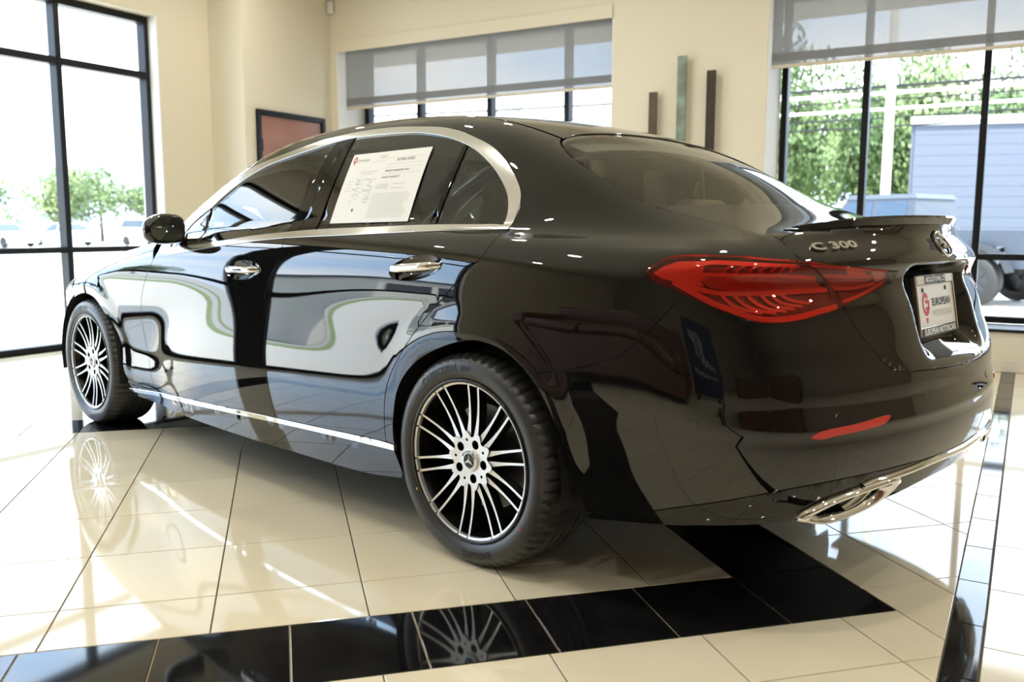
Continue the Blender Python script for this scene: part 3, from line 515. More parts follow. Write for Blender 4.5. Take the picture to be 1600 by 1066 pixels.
cs=resamp(cs,30,False); cstrip=np.vstack([cs,mS(cs)[1:]]); hw=np.full(len(cstrip),.0085); hw[0]=hw[-1]=.003; hw[1]=hw[-2]=.006
loft('bumper_trim',cstrip+np.stack([0*hw,hw],1),cstrip-np.stack([0*hw,hw],1),[(-.1,-.006),(0,.004),(.2,.011),(.6,.012),(1,.006),(1.1,-.006)],M['chrome'],CAR,closed=False)
rf=S(np.vstack([D['refl'],D['refl'][:1]]),.01)[:-1]
for f in (lambda P:P,mS): panel('rear_reflector',[f(rf)],M['lampdim'],CAR,h=.014,off=.002,gap=0,flange=.01)
for q in s_of(D['sens']):
    a=np.linspace(0,2*PI,20)[:-1]
    for f in (lambda P:P,mS): panel('parking_sensor',[f(np.stack([q[0]+.0125*np.cos(a),q[1]+.0125*np.sin(a)],1))],M['paint'],CAR,h=.01,off=.0012,gap=0,flange=.006)
# trunk lid: deck (from above), face (from behind), joined at the lip
LIP=np.array([(-1.02+.561*y*y+.292*y**4,y) for y in np.linspace(0,.44,9)]+[(-.868,.53),(-.850,.624)])   # centre -> left
LIPL=cr(LIP,.02)
rb=cr(np.array([(-.475,.620),(-.504,.555),(-.573,.358),(-.618,.127),(-.625,0)]),.03)
gapT=cr(LIDXY,.03); lipD=LIPL+[.004,0]; lipD[-1]=LIPL[-1]
hf=np.vstack([rb[::-1],gapT[1:],lipD[::-1][1:]])
deck=panel('trunk_lid',[np.vstack([hf,mir(hf)[::-1][1:-1]])],M['paint'],CAR,chart='T',h=.022,off=-.0015)
lipF=LIPL+[.003,0]; lipF[-1]=LIPL[-1]
lipS=np.array([P3(x,y,z_at(x,y)) for x,y in lipF])
side=np.vstack([lipS,lidlow,tail])
tl2=s_of(D['tl2']); tl2L=np.vstack([smooth(cr(tl2[0:5],.012),1),cr(tl2[5:9],.012),cr(tl2[8:],.012)[1:]])
panel('trunk_face',[np.vstack([side,mS(side)]),tl2L,mS(tl2L)],M['paint'],deck,h=.0135)
# lip spoiler
V=[];Fc=[]; yy=np.linspace(-.52,.52,61); n=len(yy)
for y in yy:
    a=abs(y); s=np.clip((.53-a)/.20,0,1); s=s*s*(3-2*s)
    xb=-1.02+.561*a*a+.292*a**4; zb=1.043-.024*a*a-.172*a**4
    xt=-1.026+.603*a*a+.351*a**4; zt=1.065-.005*a*a-.386*a**4
    xf=max(xt,xb)+.035+.075*s; zf=z_at(xf,y); zb2=z_at(xb+.02,y)
    V+=[(xf,y,zf+.0004),(xf-.045,y,zf+.40*(zt-zf)*s+.001),(xt+.014,y,max(zt-.0035,zb2)),(xt-.004,y,zt),(xt-.008,y,zt-.006*s),(xb-.004,y,zb-.002),(xb+.02,y,zb2-.012)]
m=7
for i in range(n-1):
    for j in range(m): Fc.append((i*m+j,i*m+(j+1)%m,(i+1)*m+(j+1)%m,(i+1)*m+j))
Fc+= [tuple(range(m)),tuple((n-1)*m+j for j in range(m))[::-1]]
sp=mesh('lip_spoiler',V,Fc,M['paint'],deck,smooth=True,fix=True)
sp.data.set_sharp_from_angle(angle=math.radians(40))
# roof, windscreen, hood, front
rtop=cr(np.array([(-.059,.526),(-.037,.443),(-.028,.337),(-.028,.20),(-.030,0)]),.03)
hdr=cr(np.array([(1.40,.628),(1.44,.5),(1.50,.25),(1.52,0)]),.04)
sr=seam[(seam[:,0]<1.40)]; sf=seam[seam[:,0]>1.40]
hf=np.vstack([rtop[::-1],sr,hdr]); panel('roof',[np.vstack([hf,mir(hf)[::-1][1:-1]])],M['paint'],CAR,chart='T',h=.035)
cowl=cr(np.array([(2.12,.73),(2.22,.55),(2.30,.28),(2.33,0)]),.04)
hf=np.vstack([hdr[::-1],sf,cowl]); panel('windshield',[np.vstack([hf,mir(hf)[::-1][1:-1]])],M['windglass'],CAR,chart='T',h=.05,off=-.003)
nose=cr(np.array([(3.15,.655),(3.33,.48),(3.42,.25),(3.44,0)]),.04)
hf=np.vstack([cowl[::-1],cr(hl,.05)[1:],nose[1:]]); panel('hood',[np.vstack([hf,mir(hf)[::-1][1:-1]])],M['paint'],CAR,chart='T',h=.04)
def mF(P): P=np.array(P,float).copy(); P[:,0]=2*X1+PI*RF-P[:,0]; return P[::-1]
nS=np.array([P3(x,y,z_at(x,y)) for x,y in nose]); ucf=X1+PI*RF/2
fa=np.array([P3(3.215,.82,.2),P3(3.232,.83,.33),P3(3.225,.84,.45),s_of(D['farch'][:1])[0]])
hf=np.vstack([cr(fa,.03),nS,[[ucf,nS[-1,1]]]]); bf=np.array([[ucf,.2]])
panel('front_bumper',[np.vstack([hf,mF(hf),mF(bf),bf])],M['paint'],CAR,h=.045)
hd=np.array([P3(3.12,.80,.74),P3(3.22,.74,.775),P3(3.36,.6,.765),P3(3.44,.48,.73),P3(3.44,.48,.66),P3(3.36,.62,.64),P3(3.2,.78,.68)])
for f in (lambda P:P,mF): panel('headlight',[f(cr(np.vstack([hd,hd[:1]]),.03)[:-1])],M['headlens'],CAR,h=.03,off=.004,gap=0)
gr=np.array([[ucf-.46,.45],[ucf-.50,.58],[ucf-.42,.70],[ucf,.72]]); panel('grille',[np.vstack([gr,mF(gr)])],M['dark'],CAR,h=.04,off=.006,gap=0)
# window openings
chi=S('chrome_in',.015,1); bT=S('belt_top',.02,1)
outer=np.vstack([cho,chext[1:-1],[[2.02,.915],[1.93,.905]],belt[:-1][::-1]])
bsp=cr(np.vstack([s_of(D['belt_top'])]),.03)
inner=np.vstack([chi,cr(np.array([chi[-1],[1.80,1.072],[1.885,1.030],[1.935,.985],[1.925,.935]]),.02)[1:],cr(np.array([[1.925,.935],s_of(D['belt_top'])[-1]]),.03)[1:-1],bT[::-1][:-1]])
panel('window_trim',[outer,inner],M['satin'],CAR,h=.02,off=.003,gap=0,flange=.014,both=True)
ci=s_of(D['chrome_in']); btp=s_of(D['belt_top'])
def topseg(ua,ub): return seg(chi[8:],ua,ub)
def botseg(ua,ub): return seg(np.vstack([bT,[[1.925,.935]]]),ua,ub)
fr=s_of(D['fglass_rear']); bg=s_of(D['bgap']); rg=s_of(D['rglass_front']); qf=s_of(D['qbar_f']); qr=s_of(D['qbar_r'])
def quad(top_a,top_b,bot_a,bot_b): return np.vstack([topseg(top_a,top_b),botseg(bot_b,bot_a)])
g=dict(h=.03,gap=.0012,flange=.008)
fd,rd=front_door,rear_door
panel('window_glass',[quad(fr[0,0],chi[-1,0],fr[3,0],1.70)],M['sideglass'],fd,off=-.004,both=True,**g)
panel('mirror_sail',[np.vstack([cr(np.array([chi[-1],[1.80,1.072],[1.885,1.030],[1.935,.985],[1.925,.935]]),.02),[[1.70,.950]]])],M['paint'],fd,off=-.001,both=True,**g)
panel('pillar_cover',[quad(bg[0,0],fr[0,0],bg[3,0],fr[3,0])],M['gloss'],fd,both=True,**g)
panel('pillar_cover',[quad(rg[0,0],bg[0,0],rg[2,0],bg[3,0])],M['gloss'],rd,both=True,**g)
panel('window_glass',[quad(qf[0,0],rg[0,0],qf[2,0],rg[2,0])],M['sideglass'],rd,off=-.004,both=True,**g)
panel('window_divider',[quad(qr[0,0],qf[0,0],qr[2,0],qf[2,0])],M['gloss'],rd,off=.001,both=True,**g)
kq_=int(np.argmin(np.linalg.norm(chi-np.array([qr[0,0],qr[0,1]]),axis=1)))
panel('quarter_glass',[np.vstack([chi[:kq_],qr[:1],botseg(qr[2,0],-.052)])],M['sideglass'],rd,off=-.004,both=True,**g)
# rear window
rwl=cr(D['rwin'][:,:2][::-1],.02); rbo=np.array([(-.475,.620)]); 
hf=np.vstack([np.vstack([rtop[::-1][:-1][rtop[::-1][:-1][:,1]<.337]]),smooth(cr(D['rwin'][:,:2],.02),1),rb[1:]])
panel('rear_window',[np.vstack([hf,mir(hf)[::-1][1:-1]])],M['rearglass'],CAR,chart='T',h=.035,off=-.004,gap=.002)
# antenna fin is not in view; door mirrors
def mirror(s):
    b=bmesh.new(); bmesh.ops.create_cube(b,size=1); bmesh.ops.subdivide_edges(b,edges=list(b.edges),cuts=5,use_grid_fill=True)
    for v in b.verts:
        p=v.co*2; q=Vector([math.copysign(abs(c)**1.0,c) for c in p])
        l=(abs(p.x)**3.2+abs(p.y)**3.2+abs(p.z)**3.2)**(1/3.2); m=max(abs(p.x),abs(p.y),abs(p.z)); q=p*(m/l)
        # x: rear face at -1, nose at +1 ; y outward ; z up
        k=1-.42*max(0,q.x)**1.5 if q.x>-.2 else 1
        yy=q.y*k; zz=q.z*k
        top=.10*yy
        v.co=Vector((1.862+max(q.x,-.72)*.062-.02*yy, s*(.932+.100*yy), 1.018+.064*zz*((1.06-.05*yy-.30*max(0,yy)**1.6) if zz>0 else (1-.10*max(0,yy)))))
    b.verts.index_update(); V=[tuple(v.co) for v in b.verts]; Fa=[[v.index for v in f.verts] for f in b.faces]; b.free()
    o=mesh('door_mirror',V,Fa,M['paint'],CAR,smooth=True,fix=True)
    a=np.linspace(0,2*PI,33)[:-1]; e=lambda t:math.copysign(abs(math.cos(t))**.72,math.cos(t)); f=lambda t:math.copysign(abs(math.sin(t))**.72,math.sin(t))
    ring=[(1.8155-.0170*e(t), s*(.930+.0835*e(t)), 1.019+.052*f(t)*((1.05-.04*e(t)-.26*max(0,e(t))**1.6) if f(t)>0 else (1-.10*max(0,e(t))))) for t in a]
    back=[(x+.012,y,z) for x,y,z in ring]
    mesh('mirror_glass',ring+back,[tuple(range(32))]+[(i,(i+1)%32,32+(i+1)%32,32+i) for i in range(32)],M['mirrorglass'],o,fix=True)
    MB().box(1.835,1.885,min(s*.86,s*.80),max(s*.86,s*.80),.955,.985,c=.008).build('mirror_foot',M['gloss'],o)
M['mirrorglass']=mat('mirror_glass',(.55,.62,.60),.02,metal=1)
for s in (1,-1): mirror(s)
# handles
def handle(door,quadk,s):
    p=D[quadk]; c=p.mean(0); L=np.linalg.norm(p[0]-p[2]); sl=(p[2,2]-p[0,2])/L if p[2,0]<p[0,0] else 0
    x0,x1=p[2,0],p[0,0]; zc=(p[0,2]+p[2,2])/2; tilt=(p[2,2]-p[0,2])
    V=[];Fa=[];nr=7;na=36
    for i in range(nr):
        rr=1.01*(1-i/(nr-.9)); L=cup_loop(quadk,.5*rr,.037*rr,na); q=surf(L,'S'); nn=grad(q); q=q-nn*(.024*(1-rr**2.2)); q[:,1]*=s; V+=q.tolist()
    for i in range(nr-1):
        for k in range(na): Fa.append((i*na+k,i*na+(k+1)%na,(i+1)*na+(k+1)%na,(i+1)*na+k))
    Fa.append(tuple((nr-1)*na+k for k in range(na)))
    mesh('handle_cup',V,Fa,M['paint'],door,smooth=True,fix=True)
    V=[];Fa=[]; n=17;m=8
    for i in range(n):
        t=i/(n-1); x=x0+.006+(x1-x0-.012)*t; z=zc+tilt*.55*(.5-t)+.002; y=y_at(x,z); e=1-abs(2*t-1)**4
        for k in range(m):
            b=2*PI*k/m; V.append((x,s*(y+.004+.025*e**.5*.9-.006+.010*math.cos(b)*max(.35,e)),z+.0145*math.sin(b)*(.55+.45*e)))
    for i in range(n-1):
        for k in range(m): Fa.append((i*m+k,i*m+(k+1)%m,(i+1)*m+(k+1)%m,(i+1)*m+k))
    Fa+=[tuple(range(m)),tuple((n-1)*m+k for k in range(m))]
    mesh('door_handle',V,Fa,M['chrome'],door,smooth=True,fix=True)
for i,s in enumerate((1,-1)): handle(front_door[i],'hand_f',s); handle(rear_door[i],'hand_r',s)
# tail lamps
def lamp(kind,s):
    f=(lambda P:np.asarray(P)) if s>0 else mS
    L=np.vstack([tl_top,tl_div[1:],tl_bot[1:-1]]) if kind=='tl' else tl2L
    body=panel('tail_lamp',[f(L)],M['lampbody'],CAR,h=.02,off=-.016,gap=-.002,flange=-.001)
    nrm=dict(h=.016,gap=0,flange=.004)
    def ln(k,wd,m,off=-.008): panel('light_guide',[f(strip(cr(s_of(D[k]),.012),wd))],M[m],body,off=off,**nrm)
    def blk(k,m,off=-.011): panel('reflector_block',[f(s_of(D[k]))],M[m],body,off=off,**nrm)
    if kind=='tl':
        blk('tlA','lampred',-.009); blk('tl_fill','lampred',-.010); blk('tl_mid','lampdim')
        for k,wd in (('tl_s1',.010),('tl_s2',.008),('tl_s3',.010),('tl_s4',.013)): ln(k,wd,'lampred')
        for i in range(7): ln('tl_u%d'%i,.0055,'lampdim')
        for i in range(6): ln('tl_l%d'%i,.0065,'lampred')
        for x in (1187,1222,1256):
            pass
    else:
        blk('tl2_mid','lampdim'); blk('tl2_red','lampred'); blk('tl2_w','lampwhite',-.009)
        for k in 'abcd': ln('tl2_'+k,.006,'lampred')
    panel('lamp_lens',[f(L)],M['lens'],body,h=.018,off=.0025,gap=.001,flange=.012)
for s in (1,-1): lamp('tl',s); lamp('tl2',s)
# plate, frame, lettering, star, badge
PT=.16883
def PL(a,b,c=0.): # plate coordinates: a to the right seen from behind (-y), b up, c out (rearwards)
    return (-1.02119+PT*b-c,-a,.81065+b+PT*c)
pf=MB().box(-.158,.158,-.084,.084,-.028,.004,T=PL,c=.002).build('license_plate',M['dark'],CAR)
MB().box(-.150,.150,-.062,.058,.004,.006,T=PL).build('plate_sheet',M['plate_face'] if 'plate_face' in M else M['white'],pf)
fr_=MB(); fr_.box(-.160,-.149,-.086,.086,-.004,.011,T=PL,c=.003); fr_.box(.149,.160,-.086,.086,-.004,.011,T=PL,c=.003); fr_.box(-.15,.15,.058,.086,-.004,.011,T=PL,c=.003); fr_.box(-.15,.15,-.086,-.060,-.004,.011,T=PL,c=.003)
fr_.build('plate_frame',M['satin'],pf)
bb=MB(); bb.box(-.085,.085,.061,.083,.0112,.0116,T=PL); bb.build('frame_band',M['inkk'],pf); MB().box(-.148,.148,-.085,-.061,.0112,.0116,T=PL).build('frame_band',M['inkk'],pf)
def flat_text(txt,size,pos,m,parent,T,bold=0.,sx=1.,name='lettering',out=0.,align='CENTER',extr=0.):
    V,Fa=text_mesh(txt,size,bold,extr,align,sx=sx); return mesh(name,[T(pos[0]+v[0],pos[1]+v[1],out+v[2]) for v in V],Fa,m,parent)
flat_text('MIDDLETOWN, CT',.020,(0,.0715),M['white'],pf,PL,.0006,.95,out=.0122)
flat_text('EUROPEAN MOTORCARS',.0235,(0,-.0735),M['white'],pf,PL,.0010,.98,out=.0122)
flat_text('EUROPEAN',.030,(.045,.006),M['inkk'],pf,PL,.0010,1.02,out=.0066)
flat_text('MOTORCARS',.026,(.047,-.026),M['inkl'],pf,PL,.0,1.0,out=.0066)
def logo(T,c,s,m,parent,name='logo_mark'):
    b=MB(); n=24; R1,R2=1.,.62
    a=np.linspace(math.radians(35),math.radians(325),n)
    V=[T(c[0]+s*R1*math.cos(t)*.8,c[1]+s*R1*math.sin(t)+s*.25,0) for t in a]+[T(c[0]+s*R2*math.cos(t)*.8,c[1]+s*R2*math.sin(t)+s*.25,0) for t in a]
    b.add(V,[(i,i+1,n+i+1,n+i) for i in range(n-1)])
    for (x0,x1,y0,y1) in ((-.1,.85,.32,.58),(-.1,.85,-.25,.0),(.55,.85,-.25,.58)):
        b.add([T(c[0]+s*x0,c[1]+s*y0,.0001),T(c[0]+s*x1,c[1]+s*y0,.0001),T(c[0]+s*x1,c[1]+s*y1,.0001),T(c[0]+s*x0,c[1]+s*y1,.0001)],[(0,1,2,3)])
    b.add([T(c[0]-s*.30,c[1]-s*.92,0),T(c[0]+s*.34,c[1]-s*.92,0),T(c[0]+s*.02,c[1]-s*1.45,0)],[(0,1,2)])
    return b.build(name,m,parent,fix=False)
logo(lambda x,y,z:PL(x,y,.0067+z),(-.085,-.004),.033,M['inkr'],pf)
for sx in (-.10,.09): MB().lathe([(0,.0085),(.006,.0085),(.007,.0062)],10,lambda x,y,z,sx=sx:PL(sx+x,.044+y,z)).build('plate_screw',M['inkk'],pf)
# badge lettering on the lid face
c3=D['c300']; cc=c3.mean(0); n3=grad(cc[None])[0]; ex=(c3[1]-c3[0]+c3[2]-c3[3]); ex/=np.linalg.norm(ex); ex-=n3*(ex@n3); ex/=np.linalg.norm(ex); ey=np.cross(n3,ex); 
Lw=np.linalg.norm((c3[1]+c3[2]-c3[0]-c3[3])/2)
def BT(x,y,z): 
    # laid along the face: follow the surface at each letter position
    p=cc+ex*x+ey*y; uv=s_of(p[None]); q=surf(uv,'S')[0]; n=grad(q[None])[0]
    return tuple(q+n*(z+.003))
V,Fa=text_mesh('C 300',.036,.0012,.0025,sx=1.0); wv=V[:,0].max()-V[:,0].min(); V[:,0]*=Lw/wv; V[:,0]-=(V[:,0].max()+V[:,0].min())/2
mesh('badge_lettering',[BT(*v) for v in V],Fa,M['satin'],deck)
st=np.array([-1.027,0,.983]); sn=grad(st[None])[0]
sx_=np.array([0,-1.,0]); sy_=np.cross(sn,sx_)
ST=lambda x,y,z:tuple(surf(s_of((st+sx_*x+sy_*y)[None]),'S')[0]+sn*z)
b=MB(); R=.0425; prof=[(R+.0035*math.cos(t),.004+.0035*math.sin(t)) for t in np.linspace(0,2*PI,9)[:-1]]
b.lathe(prof,40,ST,close=True)
for k in range(3):
    t=PI/2+k*2*PI/3; e=lambda r,a,z:ST(r*math.cos(t+a),r*math.sin(t+a),z)
    b.add([e(R,0,.004),e(.0065,PI/3,.003),e(.0065,-PI/3,.003),e(0,0,.010)],[(0,1,3),(0,3,2),(1,0,2)])
b.build('star_emblem',M['chrome'],deck)
# wheels
def wheel(cx,cy,s,steer=0.,phase=0.,width=.225,name='wheel'):
    R=.331; CZ=.327; yo=cy
    W=empty(name,(cx,s*(yo-.10),CZ)); W.parent=CAR; W.location=Vector((cx,s*(yo-.10),CZ))-org(CAR)
    T=lambda a,b,c:(cx+a,s*(yo+c),CZ+b)     # c: axial, 0 = outer lip plane
    hw=width
    # tire: sidewall bulge, shoulder, tread with grooves
    prof=[(.246,-.004),(.255,.006),(.275,.0135),(.297,.0125),(.312,.005),(.3225,-.008),(.3285,-.022)]
    tread=[]; x=-.022
    for g in range(4):
        gx=-.022-.05-.038*g+.0
        tread+=[(R,gx+.007),(R-.007,gx+.004),(R-.007,gx-.004),(R,gx-.007)]
    prof+= [(R,-.035)]+tread+[(R,-hw+.03),(.3285,-hw+.018),(.3225,-hw+.006),(.30,-hw-.006),(.255,-hw+.01),(.246,-hw+.016)]
    b=MB(); n=240; m=len(prof); V=[];Fa=[]
    for k in range(n):
        t=2*PI*k/n; cut=(k%4==0)
        for i,(r,a) in enumerate(prof):
            if cut and i in (5,6,7): r=r-.008
            V.append(T(r*math.cos(t),r*math.sin(t),a))
    for k in range(n):
        k2=(k+1)%n
        for i in range(m-1): Fa.append((k*m+i,k*m+i+1,k2*m+i+1,k2*m+i))
    ti=mesh('tire',V,Fa,M['rubber'],W,smooth=True,fix=True); ti.data.set_sharp_from_angle(angle=math.radians(38))
    # flange ring lines on the sidewall and rim barrel
    b=MB(); b.lathe([(.2525,.0075),(.2525,.001),(.2415,.001),(.2415,.0062),(.246,.0095),(.2505,.0095)],90,T,close=True); b.build('rim_flange',M['rimblack'],W,smooth=True)
    b=MB(); b.lathe([(.2415,.004),(.236,-.02),(.226,-.045),(.215,-.19),(.235,-.21)],72,T); b.build('rim_barrel',M['rimblack'],W,smooth=True)
    # machined lip made of segments between spoke ends
    seg_=MB()
    def arc(a0,a1,r0,r1,z0,z1,nn=6):
        aa=np.linspace(a0,a1,nn); V=[];F=[]
        for t in aa:
            for (r,z) in ((r0,z0),(r1,z1),(r1,z1-.012),(r0,z0-.012)): V.append(T(r*math.cos(t),r*math.sin(t),z))
        for i in range(nn-1):
            for j in range(4): F.append((i*4+j,i*4+(j+1)%4,(i+1)*4+(j+1)%4,(i+1)*4+j))
        F+=[(0,1,2,3),(nn*4-4,nn*4-3,nn*4-2,nn*4-1)]
        seg_.add(V,F)
    half=math.radians(13.0); st=2*PI/10
    for k in range(10):
        c=phase+PI/2+k*st
        arc(c-half+.012,c+half-.012,.2355,.2425,.0025,.0055,8)
        arc(c+half+.012,c+st-half-.012,.2355,.2425,.0025,.0055,4)
    seg_.build('lip_segment',M['alloy'],W)
    zf=lambda r:-.012+.010*min(1,max(0,(r-.05)/.19))-.008*math.sin(PI*min(1,max(0,(r-.06)/.18)))
    for k in range(10):
        c=phase+PI/2+k*st; b=MB()
        for sg in (-1,1):
            n=9; V=[];F=[]; pa=np.array([.070*math.cos(c+sg*.10),.070*math.sin(c+sg*.10)]); pb=np.array([.2425*math.cos(c+sg*half),.2425*math.sin(c+sg*half)]); dv=(pb-pa)/np.linalg.norm(pb-pa); tx,ty=-dv[1],dv[0]
            for i in range(n):
                t=i/(n-1); px,py=pa+(pb-pa)*t; r=math.hypot(px,py); wd=.0036+.0062*max(0,1-t*1.7)**1.6; z=zf(r)
                V+=[T(px+tx*wd,py+ty*wd,z),T(px-tx*wd,py-ty*wd,z),T(px-tx*wd*1.7,py-ty*wd*1.7,z-.030),T(px+tx*wd*1.7,py+ty*wd*1.7,z-.030)]
            for i in range(n-1):
                for j in range(4): F.append((i*4+j,i*4+(j+1)%4,(i+1)*4+(j+1)%4,(i+1)*4+j))
            F+=[(0,1,2,3),((n-1)*4,(n-1)*4+1,(n-1)*4+2,(n-1)*4+3)]
            b.add(V,F)
        me=b.build('spoke',[M['rimblack'],M['alloy']],W)
        ax=Vector((0,s,0))
        for p in me.data.polygons:
            if p.normal.dot(ax)>.75: p.material_index=1
    # hub with bolt holes
    b=MB(); n=60; V=[];F=[]
    holes=[(.056*math.cos(phase+PI/2+k*2*PI/5+PI/5*1),.056*math.sin(phase+PI/2+k*2*PI/5+PI/5)) for k in range(5)]
    rr=lambda t:.083+.010*math.cos(10*(t-phase-PI/2))
    oc=np.array([(rr(t)*math.cos(t),rr(t)*math.sin(t)) for t in np.linspace(0,2*PI,81)[:-1]])
    hc=[np.array([(hx+.0145*math.cos(t),hy+.0145*math.sin(t)) for t in np.linspace(0,2*PI,17)[:-1]]) for hx,hy in holes]
    small=[np.array([(.064*math.cos(phase+PI/2+k*2*PI/5)+.005*math.cos(t),.064*math.sin(phase+PI/2+k*2*PI/5)+.005*math.sin(t)) for t in np.linspace(0,2*PI,9)[:-1]]) for k in range(5)]
    Ls=[oc]+hc+small; Vv=np.vstack(Ls); E=[];n0=0
    for L in Ls: E+=[(n0+i,n0+(i+1)%len(L)) for i in range(len(L))]; n0+=len(L)
    r=delaunay_2d_cdt([Vector(p) for p in Vv],E,[],0,1e-7); V2=np.array([tuple(p) for p in r[0]]); Tt=np.array([f for f in r[2]]); Tt=Tt[inside(V2[Tt].mean(1),Ls)]
    hz=lambda x,y:-.0135+.004*math.hypot(x,y)/.08
    V=[T(x,y,hz(x,y)) for x,y in V2]; nV=len(V); V+=[T(x,y,-.045) for x,y in V2]
    F=[tuple(t) for t in Tt]; F2=[(a,b,nV+b,nV+a) for a,b in E]
    b=MB(); b.add(V,F); b.build('hub',M['alloy'],W)
    b=MB(); b.add(V,F2); b.build('hub_pocket',M['rimblack'],W)
    for hx,hy in holes: MB().lathe([(0,-.026),(.008,-.026),(.009,-.028),(.010,-.045)],6,lambda x,y,z:T(hx+x,hy+y,z)).build('wheel_bolt',M['dark'],W)
    b=MB(); b.lathe([(0,-.004),(.022,-.004),(.0225,-.005)],32,T); b.build('hub_cap',M['rimblack'],W)
    b=MB(); b.lathe([(.0225,-.005),(.0235,-.0035),(.033,-.0045),(.0345,-.008),(.036,-.016)],40,T)
    for k in range(3):
        t=PI/2+phase+k*2*PI/3+.25; e=lambda r,a,z:T(r*math.cos(t+a),r*math.sin(t+a),z)
        b.add([e(.022,0,-.003),e(.005,PI/3,-.003),e(.005,-PI/3,-.003),e(0,0,.001)],[(0,1,3),(0,3,2)])
    b.build('hub_emblem',M['alloy'],W)
    # brake disc and caliper behind
    b=MB(); b.lathe([(.08,-.085),(.165,-.085),(.165,-.11),(.08,-.11)],48,T,close=True); b.build('brake_disc',M['disc'],W)
    b=MB(); b.lathe([(0,-.16),(.24,-.16)],32,T); b.build('wheel_back',M['dark'],W)
    # car seen from its left: wheel-plane x runs forwards (to the viewer's left)
    def side(txt,ang,size,r=.285,bold=.0012):
        V,Fa=text_mesh(txt,size,bold); o=[]
        for x,y,z in V:
            t=ang+s*x/r; q=r+y; ax=np.interp(q,[.255,.275,.297,.312],[.006,.0135,.0125,.005])+.0012
            o.append(T(q*math.cos(t)*1,q*math.sin(t),ax))
        if s>0: o=o
        mesh('tire_lettering',o,Fa,M['letter'],W)
    side('CAPRICORN',math.radians(66),.030); side('UHP',math.radians(91),.022); side('EVOLUXX',math.radians(260),.028)
    V,Fa=text_mesh('MERCEDES   BENZ',.0085,.0002); o=[]
    for x,y,z in V:
        t=PI/2+s*x/.0285; o.append(T((.0285+y)*math.cos(t),(.0285+y)*math.sin(t),-.0034))
    mesh('hub_lettering',o,Fa,M['letter'],W)
    for ang,r,mm in ((math.radians(330),.262,'inky'),(math.radians(214),.277,'inkr')):
        ax=float(np.interp(r,[.255,.275,.297],[.006,.0135,.0125]))+.0012; cx_,cy_=r*math.cos(ang),r*math.sin(ang)
        mesh('tire_mark',[T(cx_+.0045*math.cos(a),cy_+.0045*math.sin(a),ax) for a in np.linspace(0,2*PI,13)[:-1]],[tuple(range(12))],M[mm],W)
    return W
M['inky']=mat('yellow_paint',(.75,.55,.05),.6)

PH=math.radians(-13)
wheel(0,.893,1,phase=PH); wheel(2.855,.888,1,phase=math.radians(-20))
wheel(0,.893,-1,phase=PH); wheel(2.855,.888,-1,phase=PH)
# wheel wells, floor pan, inner shell (dark)
for cx in (0,2.855):
    for s in (1,-1):
        n=22; V=[];Fa=[]
        for i in range(n):
            t=math.radians(-12+204*i/(n-1)); V+=[(cx+.372*math.cos(t),s*.895,.33+.372*math.sin(t)),(cx+.372*math.cos(t),s*.56,.33+.372*math.sin(t))]
        for i in range(n-1): Fa.append((2*i,2*i+2,2*i+3,2*i+1))
        k=len(V); V+=[(cx,s*.56,.33)]
        for i in range(n-1): Fa.append((2*i+1,2*i+3,k))
        mesh('wheel_well',V,Fa,M['dark'],CAR)
b=MB(); b.box(-.80,3.45,-.55,.55,.24,.27); b.box(.42,2.44,-.80,.80,.20,.24); b.box(-.80,-.42,-.70,.70,.30,.33); b.box(3.2,3.45,-.7,.7,.2,.23)
b.build('underbody',M['dark'],CAR)
# cabin
ins=MB(); ins.box(.25,2.2,-.70,.70,.30,.34); ins.box(2.05,2.12,-.72,.72,.3,.96); ins.build('cabin_floor',M['seatd'],CAR)
for s in (1,-1):
    panel('door_card',[np.array([[1.9,.40],[1.9,.90],[1.02,.965],[-.05,1.0],[.05,.80],[.35,.70],[.42,.40]])],M['seat'],CAR,h=.06,off=-.075,gap=0,flange=0,mirror=s<0)
hf=np.vstack([np.array([(-.10,0),(-.10,.45)]),np.array([(.25,.50),(1.3,.53),(1.36,0)])]); panel('headliner',[np.vstack([hf,mir(hf)[::-1][1:-1]])],M['liner'],CAR,chart='T',h=.08,off=-.035,gap=0,flange=0)
def cushion(x0,x1,y0,y1,z0,z1,tx=0.,r=.05):
    b=bmesh.new(); bmesh.ops.create_cube(b,size=1)
    for v in b.verts: v.co=Vector(((x0+x1)/2+v.co.x*(x1-x0),(y0+y1)/2+v.co.y*(y1-y0),(z0+z1)/2+v.co.z*(z1-z0)))
    bmesh.ops.bevel(b,geom=list(b.edges),offset=r,segments=3,affect='EDGES',profile=.6); b.verts.index_update()
    V=[(v.co.x-tx*(v.co.z-z0),v.co.y,v.co.z) for v in b.verts]; F=[[v.index for v in f.verts] for f in b.faces]; b.free(); return V,F
def seat(x,y,w,name='front_seat'):
    V,F=cushion(x,x+.50,y-w/2,y+w/2,.34,.50); o=mesh(name,V,F,M['seat'],CAR,smooth=True)
    V,F=cushion(x-.06,x+.08,y-w/2,y+w/2,.44,1.02,.42); mesh('backrest',V,F,M['seat'],o,smooth=True)
    V,F=cushion(x-.30,x-.20,y-.13,y+.13,1.05,1.235,.25,.04); mesh('headrest',V,F,M['seat'],o,smooth=True)
    b=MB()
    for k in (-.06,.06): b.tube([(x-.205,y+k,.98),(x-.25,y+k,1.09)],.007)
    b.build('headrest_post',M['chrome'],o)
for y in (.36,-.36): seat(1.32,y,.50)
V,F=cushion(.28,.78,-.66,.66,.36,.52); rs=mesh('rear_seat',V,F,M['seat'],CAR,smooth=True)
V,F=cushion(.16,.30,-.62,.62,.46,.99,.46); mesh('backrest',V,F,M['seat'],rs,smooth=True)
